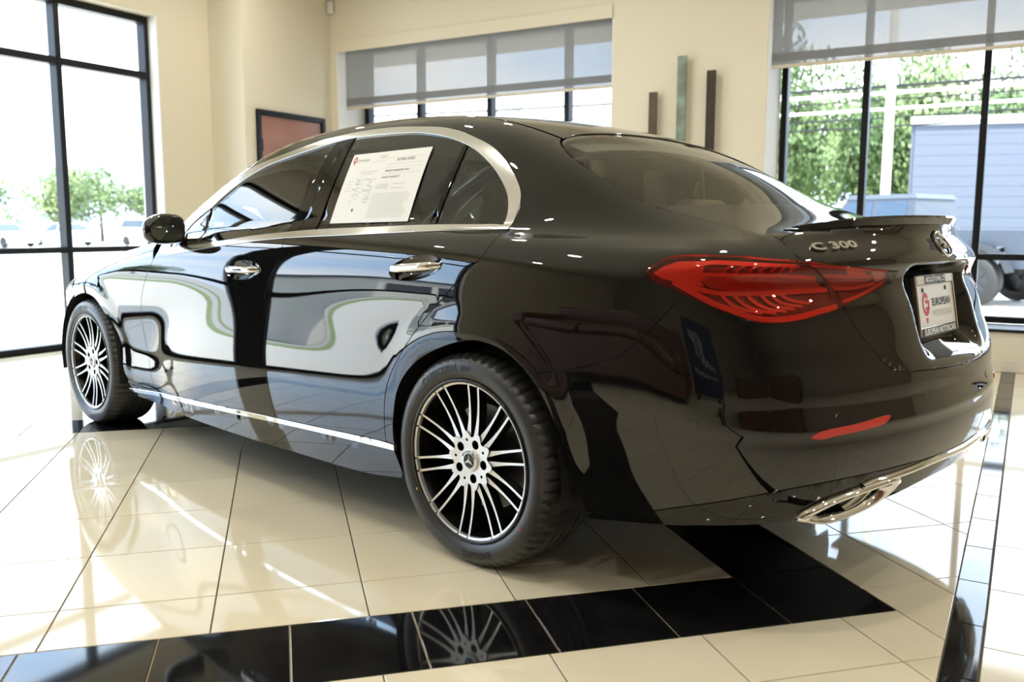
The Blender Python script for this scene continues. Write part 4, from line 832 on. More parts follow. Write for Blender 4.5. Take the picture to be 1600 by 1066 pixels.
for y in (.40,0,-.40):
    V,F=cushion(-.02,.07,y-.13,y+.13,.985,1.14 if y else 1.09,.15,.035); mesh('headrest',V,F,M['seat'],rs,smooth=True)
ps=MB(); ps.box(-.50,.05,-.58,.58,.955,.975,c=.005); ps.build('parcel_shelf',M['seatd'],CAR)
V,F=cushion(1.78,2.16,-.70,.70,.74,.95,-.2,.05); mesh('dashboard',V,F,M['seatd'],CAR,smooth=True)
b=MB(); c0=Vector((1.66,.36,.86)); 
pts=[c0+Vector((.06*math.sin(t)*.5,.18*math.cos(t),.18*math.sin(t)*.94)) for t in np.linspace(0,2*PI,33)]
b.tube(pts,.014,8,False); b.tube([c0+Vector((0,-.17,0)),c0+Vector((0,.17,0))],.016); b.tube([c0,c0+Vector((-.03,0,-.17))],.014); b.tube([c0,Vector((1.85,.36,.80))],.03)
b.build('steering_wheel',M['seatd'],CAR,smooth=True)
# paper sheet on the rear side window: corners on the glass, text and boxes printed on it
pc=D['paper']; PA=[s_of(p[None])[0] for p in pc]  # TL TR BR BL
def PP(u,v,z=0.):  # u right 0..1, v down 0..1
    q=(PA[0]*(1-u)+PA[1]*u)*(1-v)+(PA[3]*(1-u)+PA[2]*u)*v
    p=surf(q[None],'S')[0]; n=grad(p[None])[0]; return tuple(p+n*(.0015+z))
nu,nv=12,8
V=[PP(i/nu,j/nv) for j in range(nv+1) for i in range(nu+1)]; V+=[PP(i/nu,j/nv,-.0006) for j in range(nv+1) for i in range(nu+1)]
N0=(nu+1)*(nv+1); F=[]
for j in range(nv):
    for i in range(nu):
        a=j*(nu+1)+i; F+=[(a,a+nu+1,a+nu+2,a+1),(N0+a,N0+a+1,N0+a+nu+2,N0+a+nu+1)]
SH=mesh('window_sheet',V,F,M['paper'],smooth=True,label='white printed information sheet taped to the rear door window',cat='paper')
AW=np.linalg.norm(pc[1]-pc[0])+np.linalg.norm(pc[2]-pc[3]); AW/=2; AH=(np.linalg.norm(pc[3]-pc[0])+np.linalg.norm(pc[2]-pc[1]))/2
def PTX(x,y,z): return PP(x/AW,-y/AH,.0006+z)
def pt(txt,u,v,size,m,bold=0.,al='LEFT'):
    V,Fa=text_mesh(txt,size,bold,0,al,res=1); uv=np.stack([np.clip((V[:,0]+u*AW)/AW,0,1),np.clip((v*AH-V[:,1])/AH,0,1)],1)
    q=(PA[0]*(1-uv[:,:1])+PA[1]*uv[:,:1])*(1-uv[:,1:])+(PA[3]*(1-uv[:,:1])+PA[2]*uv[:,:1])*uv[:,1:]
    p=surf(q,'S'); n=grad(p); mesh('sheet_print',p+n*.0023,Fa,m,SH)
def bars(lst,m,name='sheet_print'):
    b=MB()
    for u0,u1,v0,v1 in lst: b.add([PP(u0,v0,.0007),PP(u1,v0,.0007),PP(u1,v1,.0007),PP(u0,v1,.0007)],[(0,3,2,1)])
    b.build(name,m,SH,fix=False)
pt('EUROPEAN',.10,.105,.0125,M['ink']); pt('BUYERS GUIDE',.62,.135,.0135,M['ink'],.0002); pt('IMPLIED WARRANTIES ONLY',.52,.285,.0095,M['ink'],.0002); pt('DEALER WARRANTY',.50,.375,.010,M['ink'],.0001)
logo(lambda x,y,z:PP(x/AW,-y/AH,.0008),(.055*AW,-.10*AH),.013,M['inkr'],SH)
L=[(.38,.48,.05+.018*i,.057+.018*i) for i in range(3)]+[(.30,.47,.135,.139),(.18,.42,.27,.277),(.22,.38,.30,.306)]
L+=[(.50,.96,.10,.103),(.50,.96,.19,.193),(.50,.96,.235,.238),(.48,.97,.325,.328)]
L+=[(.47,.62,.47+.018*i,.476+.018*i) for i in range(4)]+[(.66,.84,.47,.477),(.66,.80,.53,.537)]
L+=[(.46,.90+.03*math.sin(i*7),.60+.0235*i,.605+.0235*i) for i in range(15)]
L+=[(.06,.14,.40+.045*i,.406+.045*i) for i in range(4)]
bars(L,M['inkl'])
a=[]
for k in range(90):
    u=random.random(); v=random.random(); cx_,cy_=.16+.24*u,.36+.36*v
    if abs(u-.5)>.18 or v<.12 or .45<v<.6: a.append((cx_,cx_+.02+.02*random.random(),cy_,cy_+.008))
bars(a,M['inkl']); bars([(.245,.262,.80,.84)],M['inkk'])
# ------------------------------------------------------------------ room shell
H=3.6; PL_,PF=5.62,-7.0; QW,QB=4.154,-8.0; PD=5.17; QR=2.95
def bx(*a,**k): return MB().box(*a,T=RT,**k)
S_=dict(kind='structure')
bx(PF,6.0,QB,4.75,-.30,-.004).build('floor',M['grout'],**S_); FLOOR=bpy.data.objects['floor']
def wall(name,boxes,m='wall'):
    b=MB()
    for q in boxes: b.box(*q,T=RT)
    return b.build(name,M[m],**S_)
ZS,ZH=.293,2.93     # sill and head of the deep windows in the back wall
bx(PF-.3,6.3,QB-.3,4.9,H,H+.2).build('ceiling',M['ceil'],**S_)
A0,A1=1.985,5.10; B0,B1=-3.30,.66
wr=wall('wall_back',[(PF,PD+.75,QW,QW+.45,ZH,H)])
for q in ((A1,PD+.75,QW,QW+.45,0,ZH),(B1,A0,QW,QW+.45,0,ZH),(PF,B0,QW,QW+.45,0,ZH),(A0,A1,QW,QW+.45,0,ZS),(B0,B1,QW,QW+.45,0,ZS)): bx(*q).build('wall_section',M['wall'],wr)
wl=wall('wall_left',[(PL_,PL_+.3,-4.1,2.385,2.89,H)])
for q in ((PL_,PL_+.3,2.385,QR,0,H),(PL_,PL_+.3,QB,-4.1,0,H)): bx(*q).build('wall_section',M['wall'],wl)
bx(PL_+.05,PL_+.3,-2.07,-1.73,0,2.89,c=.01).build('column',M['black'],wl)  # shade on the column's room side is put into its black colour
wall('wall_corner',[(PD,PL_+.3,QR,QW,0,H)])
wall('wall_behind',[(PF,PL_+.3,QB-.2,QB,0,H)],'wallb'); wall('wall_far',[(PF-.2,PF,QB,QW+.45,0,H)],'wallb')
k=0
for q in ((A1-.012,A1,QW+.004,QW+.40,ZS,ZH),(A0,A0+.012,QW+.004,QW+.40,ZS,ZH),(B1-.012,B1,QW+.004,QW+.40,ZS,ZH),(B0,B0+.012,QW+.004,QW+.40,ZS,ZH)):
    k+=1; bx(*q).build('trim_%d'%k,M['wallw'],**S_)
bx(PL_+.002,PL_+.115,2.372,2.385,0,2.89).build('trim_5',M['wallw'],**S_)
for q in ((A0,A1),(B0,B1)):
    k+=1; bx(q[0],q[1],QW-.02,QW+.42,ZS-.004,ZS+.018,c=.006).build('trim_%d'%k,M['black'],**S_)
# tile base along the back wall, one piece per tile
bb=bx(B0,PD,QW-.004,QW,0,.088); base=bb.build('baseboard_back',M['grout2'],**S_)
x=-3.3
while x<PD-.05:
    bx(x+.002,min(x+.408,PD),QW-.013,QW-.003,.001,.09,c=.002).build('tile',M['tilew'],base); x+=.41
# deep windows in the back wall: frames, mullions, panes behind
def window(name,p0,p1,mull,q,z0,z1,rails,alongp=True,fw=.05,dp=.11):
    w=empty(name,RM(p0,q,z0) if alongp else RM(q,p0,z0),kind='structure')
    B=(lambda a0,a1,z0,z1:MB().box(a0,a1,q,q+dp,z0,z1,T=RT,c=.006)) if alongp else (lambda a0,a1,z0,z1:MB().box(q-.05,q+dp-.05,a0,a1,z0,z1,T=RT,c=.006))
    B(p0,p0+fw,z0,z1).build('jamb_frame',M['black'],w); B(p1-fw,p1,z0,z1).build('jamb_frame',M['black'],w)
    B(p0+fw,p1-fw,z1-fw*1.2,z1).build('head_frame',M['black'],w); B(p0+fw,p1-fw,z0,z0+fw).build('sill_frame',M['black'],w)
    for mm in mull: B(mm-fw/2,mm+fw/2,z0+fw,z1-fw*1.2).build('mullion',M['black'],w)
    xs=[p0+fw]+[v for mm in sorted(mull) for v in (mm-fw/2,mm+fw/2)]+[p1-fw]
    for a,b2 in zip(xs[0::2],xs[1::2]):
        for (r0,r1) in rails: B(a,b2,r0,r1).build('transom',M['black'],w)
        zs=[z0+fw]+[v for r in rails for v in r]+[z1-fw*1.2]
        for c0,c1 in zip(zs[0::2],zs[1::2]):
            P=(lambda a,z:RM(a,q+.05,z)) if alongp else (lambda a,z:RM(q,a,z))
            mesh('pane',[P(a,c0),P(b2,c0),P(b2,c1),P(a,c1)],[(0,1,2,3)],M['pane'],w)
    return w
window('window_1',-1.73,2.385,[1.505,.625,-.48],5.785,0.,2.89,[(.808,.856),(2.345,2.405)],alongp=False)
window('window_2',-4.1,-2.07,[],5.785,0.,2.89,[(.808,.856),(2.345,2.405)],alongp=False)
window('window_3',A0+.012,A1-.012,[2.65,3.51,4.37],4.58,ZS+.018,ZH,[(.79,.836)])
window('window_4',B0+.012,B1-.012,[-.015,-.86,-1.70,-2.55],4.58,ZS+.018,ZH,[(.79,.836)])
# roller shades
def shade(p0,p1,zb,qf,label,f0,f1):
    t=empty('roller_shade',RM((p0+p1)/2,qf,zb),label,'blind')
    mesh('shade_fabric',[RM(p0,qf,zb),RM(p1,qf,zb),RM(p1,qf,2.86),RM(p0,qf,2.86)],[(0,1,2,3)],M['shade'],t)
    mesh('hem_pocket',[RM(p0,qf-.003,zb+.035),RM(p1,qf-.003,zb+.035),RM(p1,qf-.003,zb+.10),RM(p0,qf-.003,zb+.10)],[(0,1,2,3)],M['shade'],t)
    bx(p0,p1,qf-.012,qf+.012,zb-.012,zb+.012,c=.004).build('hem_bar',M['hem'],t)
    bx(f0,f1,qf-.05,qf-.035,2.81,2.93,c=.003).build('fascia',M['wall'],t)
    b=MB(); b.tube([RM(p0,qf+.03,2.87),RM(p1,qf+.03,2.87)],.03,12); b.build('roller_tube',M['white'],t,smooth=True)
    for a in (f0+.004,f1-.010): bx(a-.004,a+.010,qf-.035,qf+.06,2.81,2.92).build('bracket',M['white'],t)
    return t
M['hem']=mat('shade_hem',(.62,.55,.42),.5)
shade(1.99,5.005,2.246,4.19,'grey screen roller blind half lowered over the window beside the wooden door',1.99,5.098)
shade(-3.29,.635,2.287,4.19,'grey screen roller blind above the window facing the parked pickup truck',-3.29,.655)
# door
dr=empty('door_1',RM(PD,3.55,0),kind='structure')
for q in ((3.083,3.133,0,2.135),(3.967,4.017,0,2.135)): bx(PD-.03,PD+.02,*q,c=.004).build('door_frame',M['black'],dr)
bx(PD-.03,PD+.02,3.133,3.967,2.085,2.135,c=.004).build('door_frame',M['black'],dr)
bx(PD-.012,PD+.02,3.137,3.963,.008,2.081,c=.003).build('door_panel',M['wood'],dr)
for z in (1.80,1.05,.25):
    b=MB(); b.tube([RM(PD-.02,3.140,z-.055),RM(PD-.02,3.140,z+.055)],.009,10); b.build('hinge',M['black'],dr,smooth=True)
b=MB(); b.tube([RM(PD-.012,3.90,1.0),RM(PD-.06,3.90,1.0),RM(PD-.06,3.80,1.0)],.010,10); b.build('door_handle',M['satin'],dr,smooth=True)
# motion sensor in the corner
ms=empty('motion_sensor',RM(5.125,4.115,3.19),'small white motion sensor high in the corner above the wooden door','sensor')
bx(5.095,5.150,4.085,4.140,3.195,3.315,c=.012).build('sensor_body',M['white'],ms)
MB().box(5.100,5.145,4.079,4.086,3.205,3.255,T=RT,c=.004).build('sensor_lens',M['wallw'],ms)
# three tall wall plaques
for p0,p1,z1,m,l in ((1.551,1.625,2.155,'bronze','short brown bronze wall plaque, lowest of three upright strips'),(1.300,1.380,2.427,'verdi','tall green patinated metal wall plaque between two brown strips'),(1.054,1.130,2.291,'bronzed','dark brown bronze wall plaque nearest the blue building window')):
    t=empty('wall_plaque',RM((p0+p1)/2,QW-.03,.85),l,'wall art')
    z0=1.10 if z1<2.2 else .85
    bx(p0,p1,QW-.062,QW-.045,z0,z1,c=.003).build('plate',M[m],t)
    for z in (z0+.2,z1-.2):
        b=MB(); b.tube([RM((p0+p1)/2,QW-.05,z),RM((p0+p1)/2,QW+.0,z)],.012,8); b.build('standoff',M['satin'],t)
# ------------------------------------------------------------------ floor tiles
OX,OY,TP=.43476,2.43926,.40427
E_=np.array([math.cos(TA),math.sin(TA)]); N_=np.array([-math.sin(TA),math.cos(TA)])
def TW(u,v): q=np.array([OX,OY])+TP*(u*E_+v*N_); return q
def to_pq(x): return np.array([x@BV,x@AV])
def clip(poly,n,d):
    o=[]
    for i in range(len(poly)):
        a,b=poly[i-1],poly[i]; da,db=a@n-d,b@n-d
        if (da<=0)!=(db<=0): o.append(a+(b-a)*da/(da-db))
        if db<=0: o.append(b)
    return o
for nm in ('tile','tilew','tileb'):   # slight piece-to-piece tone change
    n=M[nm].node_tree; b=n.nodes['Principled BSDF']; oi=n.nodes.new('ShaderNodeObjectInfo'); hs=n.nodes.new('ShaderNodeHueSaturation'); mr=n.nodes.new('ShaderNodeMapRange')
    mr.inputs['To Min'].default_value=.96; mr.inputs['To Max'].default_value=1.04; n.links.new(oi.outputs['Random'],mr.inputs['Value']); n.links.new(mr.outputs[0],hs.inputs['Value'])
    src=b.inputs['Base Color'].links[0].from_socket; n.links.new(src,hs.inputs['Color']); n.links.new(hs.outputs[0],b.inputs['Base Color'])
TL=[]   # (polygon in world xy, material)
U0,U1=-5.413,6.437; V0,V1=-.385,7.35; W_=.79
bl_p=lambda pp:(BV,pp)
def addt(poly,m,lims=()):
    for n,d in lims:
        poly=clip(poly,n,d)
        if len(poly)<3: return
    P=np.array(poly); 
    if abs(area(P))<.0006: return
    TL.append((P if area(P)>0 else P[::-1],m))
room=[(BV,PL_+.05),(-BV,1.107),(AV,QW-.012),(-AV,-QB)]
def rect(u0,u1,v0,v1): return [TW(u0,v0),TW(u1,v0),TW(u1,v1),TW(u0,v1)]
def cells(a,b): 
    k=[a]+[i for i in range(math.ceil(a+1e-6),math.floor(b-1e-6)+1)]+[b]
    return [(x,y) for x,y in zip(k[:-1],k[1:]) if y-x>.02]
for u in cells(U0+W_,U1-W_):
    for v in cells(V0+W_,V1-W_): addt(rect(*u,*v),'tile',room)
nb=10; du=(U1-U0)/nb; 
bu=[U1-.79*k for k in range(16)]; bu=bu[::-1]
for a,b in zip(bu[:-1],bu[1:]):
    addt(rect(a,b,V0,V0+W_),'tileb',room); addt(rect(a,b,V1-W_,V1),'tileb',room)
bv=np.linspace(V0+W_,V1-W_,9)
for a,b in zip(bv[:-1],bv[1:]):
    addt(rect(U1-W_,U1,a,b),'tileb',room); addt(rect(U0,U0+W_,a,b),'tileb',room)
LO,HI=-26,30
for u in cells(LO,HI):
    for v in cells(LO,HI):
        if u[1]<=U0 or u[0]>=U1 or v[1]<=V0 or v[0]>=V1: addt(rect(*u,*v),'tile',room); continue
        if u[0]<U0: addt(rect(u[0],U0,*v),'tile',room)
        if u[1]>U1: addt(rect(U1,u[1],*v),'tile',room)
        a,b=max(u[0],U0),min(u[1],U1)
        if v[0]<V0<v[1]: addt(rect(a,b,v[0],V0),'tile',room)
        if v[0]<V1<v[1]: addt(rect(a,b,V1,v[1]),'tile',room)
def prect(p0,p1,q0,q1): return [np.array(RM(*c)[:2]) for c in ((p0,q0),(p1,q0),(p1,q1),(p0,q1))]
q=QB+.02
while q<QW-.02:
    addt(prect(-1.188,-1.107,q,min(q+.3233,QW-.012)),'tileb'); q+=.3233
qs=np.arange(-8.06,QW,.4106)
for q in qs:
    for p in np.arange(-1.19,PF,-.4106): addt(prect(max(p-.4106,PF),p,max(q,QB),min(q+.4106,QW-.012)),'tilew')
def tile_geo(P,g=.0020,ch=.0012):
    c=inset(P.copy(),g); c2=inset(P.copy(),g+ch); n=len(P); V=[(x,y,-.004) for x,y in c]+[(x,y,-.0010) for x,y in c]+[(x,y,0.) for x,y in c2]
    F=[tuple(range(2*n,3*n))]+[(k,(k+1)%n,n+(k+1)%n,n+k) for k in range(n)]+[(n+k,n+(k+1)%n,2*n+(k+1)%n,2*n+k) for k in range(n)]
    return V,F
info=[]
for P,m in TL:
    c=np.array([*P.mean(0),0]); d=c-CAM; z=d@f_; sx=abs(d@r_)/max(z,.01); sy=abs(d@u_)/max(z,.01)
    vis=z>.3 and sx<.64 and sy<.47; info.append((1 if vis else 0, abs(area(P))/max(z,.3)**3))
order=sorted(range(len(TL)),key=lambda i:(-info[i][0],-info[i][1])); single=set(order[:290])
ob=RM(0,0,0); cache={}
for i in single:
    P,m=TL[i]; c=P.mean(0)
    key=(m,len(P),tuple(np.round((P-c).ravel(),3)))
    if key in cache: 
        o=bpy.data.objects.new('tile',cache[key]); COL.objects.link(o)
    else:
        V,F=tile_geo(P-c); me=bpy.data.meshes.new('tile'); me.from_pydata(V,[],F); me.materials.append(M[m]); o=bpy.data.objects.new('tile',me); COL.objects.link(o); cache[key]=me
    o.parent=FLOOR; o.location=Vector((c[0],c[1],0))-ORG['floor']
for m in ('tile','tilew','tileb'):
    b=MB()
    for i,(P,mm) in enumerate(TL):
        if mm==m and i not in single: V,F=tile_geo(P); b.add(V,F)
    if b.v: b.build('tile_field',M[m],FLOOR,fix=False,kind='stuff')
# dark corner of the next bordered square, by the storefront
tip=np.array([4.4346,.7566]); e1=np.array([4.6543,.7979])-tip; e2=np.array([4.44,.86])-tip
mesh('border_tile',[(*(tip),.0006),(*(tip+e1*4),.0006),(*(tip+e1*4+e2*5),.0006),(*(tip+e2*8),.0006)],[(0,1,2,3)],M['tileb'],FLOOR,fix=True)
gs=MB()
for r in (rect(U0,U1,V0,V0+W_),rect(U0,U1,V1-W_,V1),rect(U0,U0+W_,V0+W_,V1-W_),rect(U1-W_,U1,V0+W_,V1-W_)): gs.add([(x,y,-.0028) for x,y in r],[(0,1,2,3)])
gs.build('grout_bed',M['grout2'],FLOOR,fix=False,kind='stuff')
# ------------------------------------------------------------------ ceiling downlights and the furniture behind the camera
def downlight(p,q):
    t=empty('ceiling_light',RM(p,q,H-.02),'small round recessed ceiling downlight with warm lamp','ceiling light','recessed ceiling downlights')
    Tt=lambda x,y,z:(RM(p,q)[0]+x,RM(p,q)[1]+y,H+z)
    MB().lathe([(.085,0),(.085,-.006),(.070,-.008),(.066,-.002)],20,Tt).build('trim_ring',M['white'],t)
    mesh('lamp_disc',[Tt(.066*math.cos(a),.066*math.sin(a),-.004) for a in np.linspace(0,2*PI,17)[:-1]],[tuple(range(16))[::-1]],M['lamp'],t)
proto=None
for i in range(5):
    for j in range(4):
        downlight(-5.2+2.4*i,-4.1+2.2*j)
# furniture behind the camera (seen in the paintwork)
dk=empty('reception_desk',RM(-4.6,-5.6,0),'brown wooden reception desk behind the camera beside the tall cabinet','desk')
bx(-5.0,-2.4,-6.0,-5.3,0,1.10).build('desk_body',M['brown'],dk); bx(-5.05,-2.35,-6.05,-5.22,1.10,1.15,c=.008).build('desk_top',M['brown'],dk)
for i in range(3): bx(-4.95+.86*i,-4.13+.86*i,-5.3,-5.285,.12,1.04,c=.004).build('desk_panel',M['brown'],dk)
bn=empty('leather_sofa',RM(2.0,-4.2,0),'low brown leather sofa facing the driver side of the black sedan','sofa')
bx(.3,3.7,-4.55,-3.75,.08,.40,c=.02).build('sofa_base',M['brown'],bn)
for i in range(3): bx(.5+1.01*i,1.50+1.01*i,-4.40,-3.72,.40,.52,c=.04).build('seat_cushion',M['brown'],bn)
bx(.3,3.7,-4.75,-4.50,.08,.82,c=.05).build('backrest',M['brown'],bn)
for a_ in (.3,3.52): bx(a_,a_+.18,-4.6,-3.75,.40,.62,c=.04).build('armrest',M['brown'],bn)
nb_=empty('sign_board',RM(-.35,-4.65,0),'dark blue freestanding sign board with pale lettering beside the leather sofa','sign')
bx(-1.15,.2,-4.67,-4.63,.06,1.25,c=.006).build('board',M['navy'],nb_); bx(-1.0,-.9,-4.85,-4.5,0,.06).build('board_foot',M['dark'],nb_); bx(-.05,.05,-4.85,-4.5,0,.06).build('board_foot',M['dark'],nb_)
NB=lambda x,y,z:RM(-.475-x,-4.628+z,.75+y)
flat_text('european',.24,(0,.2),M['inkl'],nb_,NB,out=.002); flat_text('motorcars',.24,(0,-.1),M['inkl'],nb_,NB,out=.002)
wp=empty('wood_cabinet',RM(-5.2,-4,0),'tall brown wooden cabinet beside the reception desk','cabinet')
bx(-6.2,-5.3,-5.0,-2.4,0,2.1,c=.01).build('cabinet_body',M['brown'],wp)
for i in range(2): bx(-5.3,-5.28,-4.95+1.28*i,-3.72+1.28*i,.1,2.04,c=.004).build('cabinet_door',M['brown'],wp)
# ------------------------------------------------------------------ outside
G0=-.26
mesh('ground',[RM(-60,-60,G0-.02),RM(140,-60,G0-.02),RM(140,90,G0-.02),RM(-60,90,G0-.02)],[(0,1,2,3)],M['asphalt'],**S_)
bx(6.05,26.5,-30,34,G0-.1,G0+.02).build('forecourt',M['concrete'],**S_)
bx(-30,30,4.95,24.5,G0-.1,G0+.01).build('forecourt',M['concrete'],**S_)
bx(26.5,31.5,-40,40,G0-.1,G0+.05).build('lawn',M['grass'],**S_)
bx(44,47,-20,60,G0-.1,G0+.04).build('lawn',M['grass'],**S_)
bx(-30,40,26.5,60,G0-.1,G0+.06).build('lawn',M['grass'],**S_)
bx(PF-.2,6.6,4.78,5.9,3.0,3.25).build('roof_overhang',M['ceil'],**S_)
bx(PF-.3,6.4,QB-.3,4.95,H+.2,H+1.0).build('roof_parapet',M['wall'],**S_)
def crown_mesh(seed,n,m,ls=.20):
    rnd=np.random.default_rng(seed); V=[];F=[]
    cl=[(rnd.normal(0,.42,3)*[1,1,.8]) for _ in range(16)]
    for i in range(n):
        c=cl[rnd.integers(16)]; d=rnd.normal(size=3); d/=np.linalg.norm(d); p=c+d*(.30+.10*rnd.random()); p=p/max(1,np.linalg.norm(p)/1.05)
        a=rnd.normal(size=3); a/=np.linalg.norm(a); b=np.cross(a,d); b/=np.linalg.norm(b)+1e-6; s=ls*(.12+.10*rnd.random())
        k=len(V); V+=[p+a*s,p+b*s*.6,p-a*s,p-b*s*.6]; F.append((k,k+1,k+2,k+3))
    me=bpy.data.meshes.new('crown'); me.from_pydata([tuple(v) for v in V],[],F); me.materials.append(m); return me
CM=[crown_mesh(1,7000,M['leaf']),crown_mesh(2,7000,M['leaf2']),crown_mesh(3,7000,M['leaf'])]
tm=bpy.data.meshes.new('trunk'); b=MB(); b.tube([(0,0,0),(.02,0,.4),(0,.02,.8),(.03,0,1)],[.07,.055,.045,.03],8); tm.from_pydata(b.v,[],b.f); tm.materials.append(M['bark'])
def tree(p,q,h,wd,k,label,group):
    t=empty('tree',RM(p,q,G0),label,'tree',group)
    o=bpy.data.objects.new('trunk',tm); COL.objects.link(o); o.parent=t; o.scale=(h*.35,h*.35,h*.6)
    c=bpy.data.objects.new('crown',CM[k%3]); COL.objects.link(c); c.parent=t; c.location=(0,0,h*.50); c.scale=(wd/2,wd/2,h*.51); c.rotation_euler=(0,0,k*1.3)
rt=random.Random(3)
ORD='first second third fourth fifth sixth seventh eighth ninth tenth eleventh twelfth thirteenth fourteenth fifteenth sixteenth seventeenth eighteenth'.split()
i=0
for k,px in enumerate(np.arange(-5,26,3.4)[::-1]):
    h=(9.6 if 2<px<9.5 else 8.0)+1.6*rt.random(); tree(px+rt.random(),38.5-.42*px+2*rt.random(),h*(.78 if 9.5<px<14 else 1)*(.60 if px>=14 else 1),5.2+1.2*rt.random(),i,'leafy green tree, %s from the left in the nearer row beyond the back windows'%ORD[k],'trees behind the building'); i+=1
for k,px in enumerate(np.arange(-4,24,4.2)[::-1]):
    tree(px+rt.random(),43.5-.42*px+2*rt.random(),6.2+2*rt.random(),4.6,i+1,'leafy green tree, %s from the left in the farther row beyond the back windows'%ORD[k],'trees behind the building'); i+=1
for k,q in enumerate(np.arange(19,64,4.0)):
    h=5.2+1.8*rt.random()+(1.6 if 40<q<45 else 0); tree(88-.55*q+3*rt.random(),q+1.5,h,6.4+1.8*rt.random(),i,'distant broad tree across the road, %s from the left beyond the storefront'%ORD[k],'trees across the road'); i+=1
for k,q in enumerate(np.arange(-24,12,9)):
    tree(76+4*rt.random(),q,4.2+1.2*rt.random(),6,i,'small far tree mirrored in the front door, %s from the pale low building'%ORD[k],'trees mirrored in the car'); i+=1
# building, pole, wires
bd=empty('building',RM(-1.,31.,G0),'blue-grey flat-roofed building with white roof edge behind the pickup truck','building')
def BD(a,b_,z): 
    c,s=math.cos(.25),math.sin(.25); return RM(2.2-a*c+b_*s*0-0, 28.2+a*s*1.1+b_, z)
for j in range(14):   # siding boards
    MB().box(0,12,-.02*(j%2)*0,.30,G0+j*.325,G0+j*.325+.319,T=BD,c=.004).build('siding_board',M['bluewall'],bd)
MB().box(-.1,12.1,.05,7,G0,4.25,T=BD).build('wall_body',M['bluewall'],bd); MB().box(-.12,12.1,-.12,7,4.27,4.52,T=BD,c=.02).build('roof_edge',M['trim'],bd)
up=empty('utility_pole',RM(2.44,24.17,G0),'pale wooden utility pole carrying wires outside the back window','pole')
b=MB(); x=RM(2.44,24.17); b.tube([(x[0],x[1],G0),(x[0],x[1],5),(x[0],x[1],9.5)],[.14,.12,.10],12); b.build('pole_shaft',M['pole'],up,smooth=True)
MB().box(1.5,3.4,24.1,24.22,8.6,8.75,T=RT).build('cross_arm',M['pole'],up)
for k,(z,r,m) in enumerate(((4.98,.045,'black'),(4.80,.045,'trim'),(4.62,.022,'black'),(4.36,.04,'trim'),(4.12,.026,'black'),(3.88,.028,'black'))):
    b=MB(); pts=[RM(22.44-40*t,24.3+1.2*(t-.5),z+.25*(2*t-1)**2+.1*(t-.5)*k) for t in np.linspace(0,1,25)]; b.tube(pts,r,6)
    tag(b.build('overhead_wire',M[m],smooth=True),'%s overhead wire crossing the trees, %s on the pole'%('dark' if m=='black' else 'pale',['topmost','second from top','third from top','third from bottom','second from bottom','lowest'][k]),'wire')
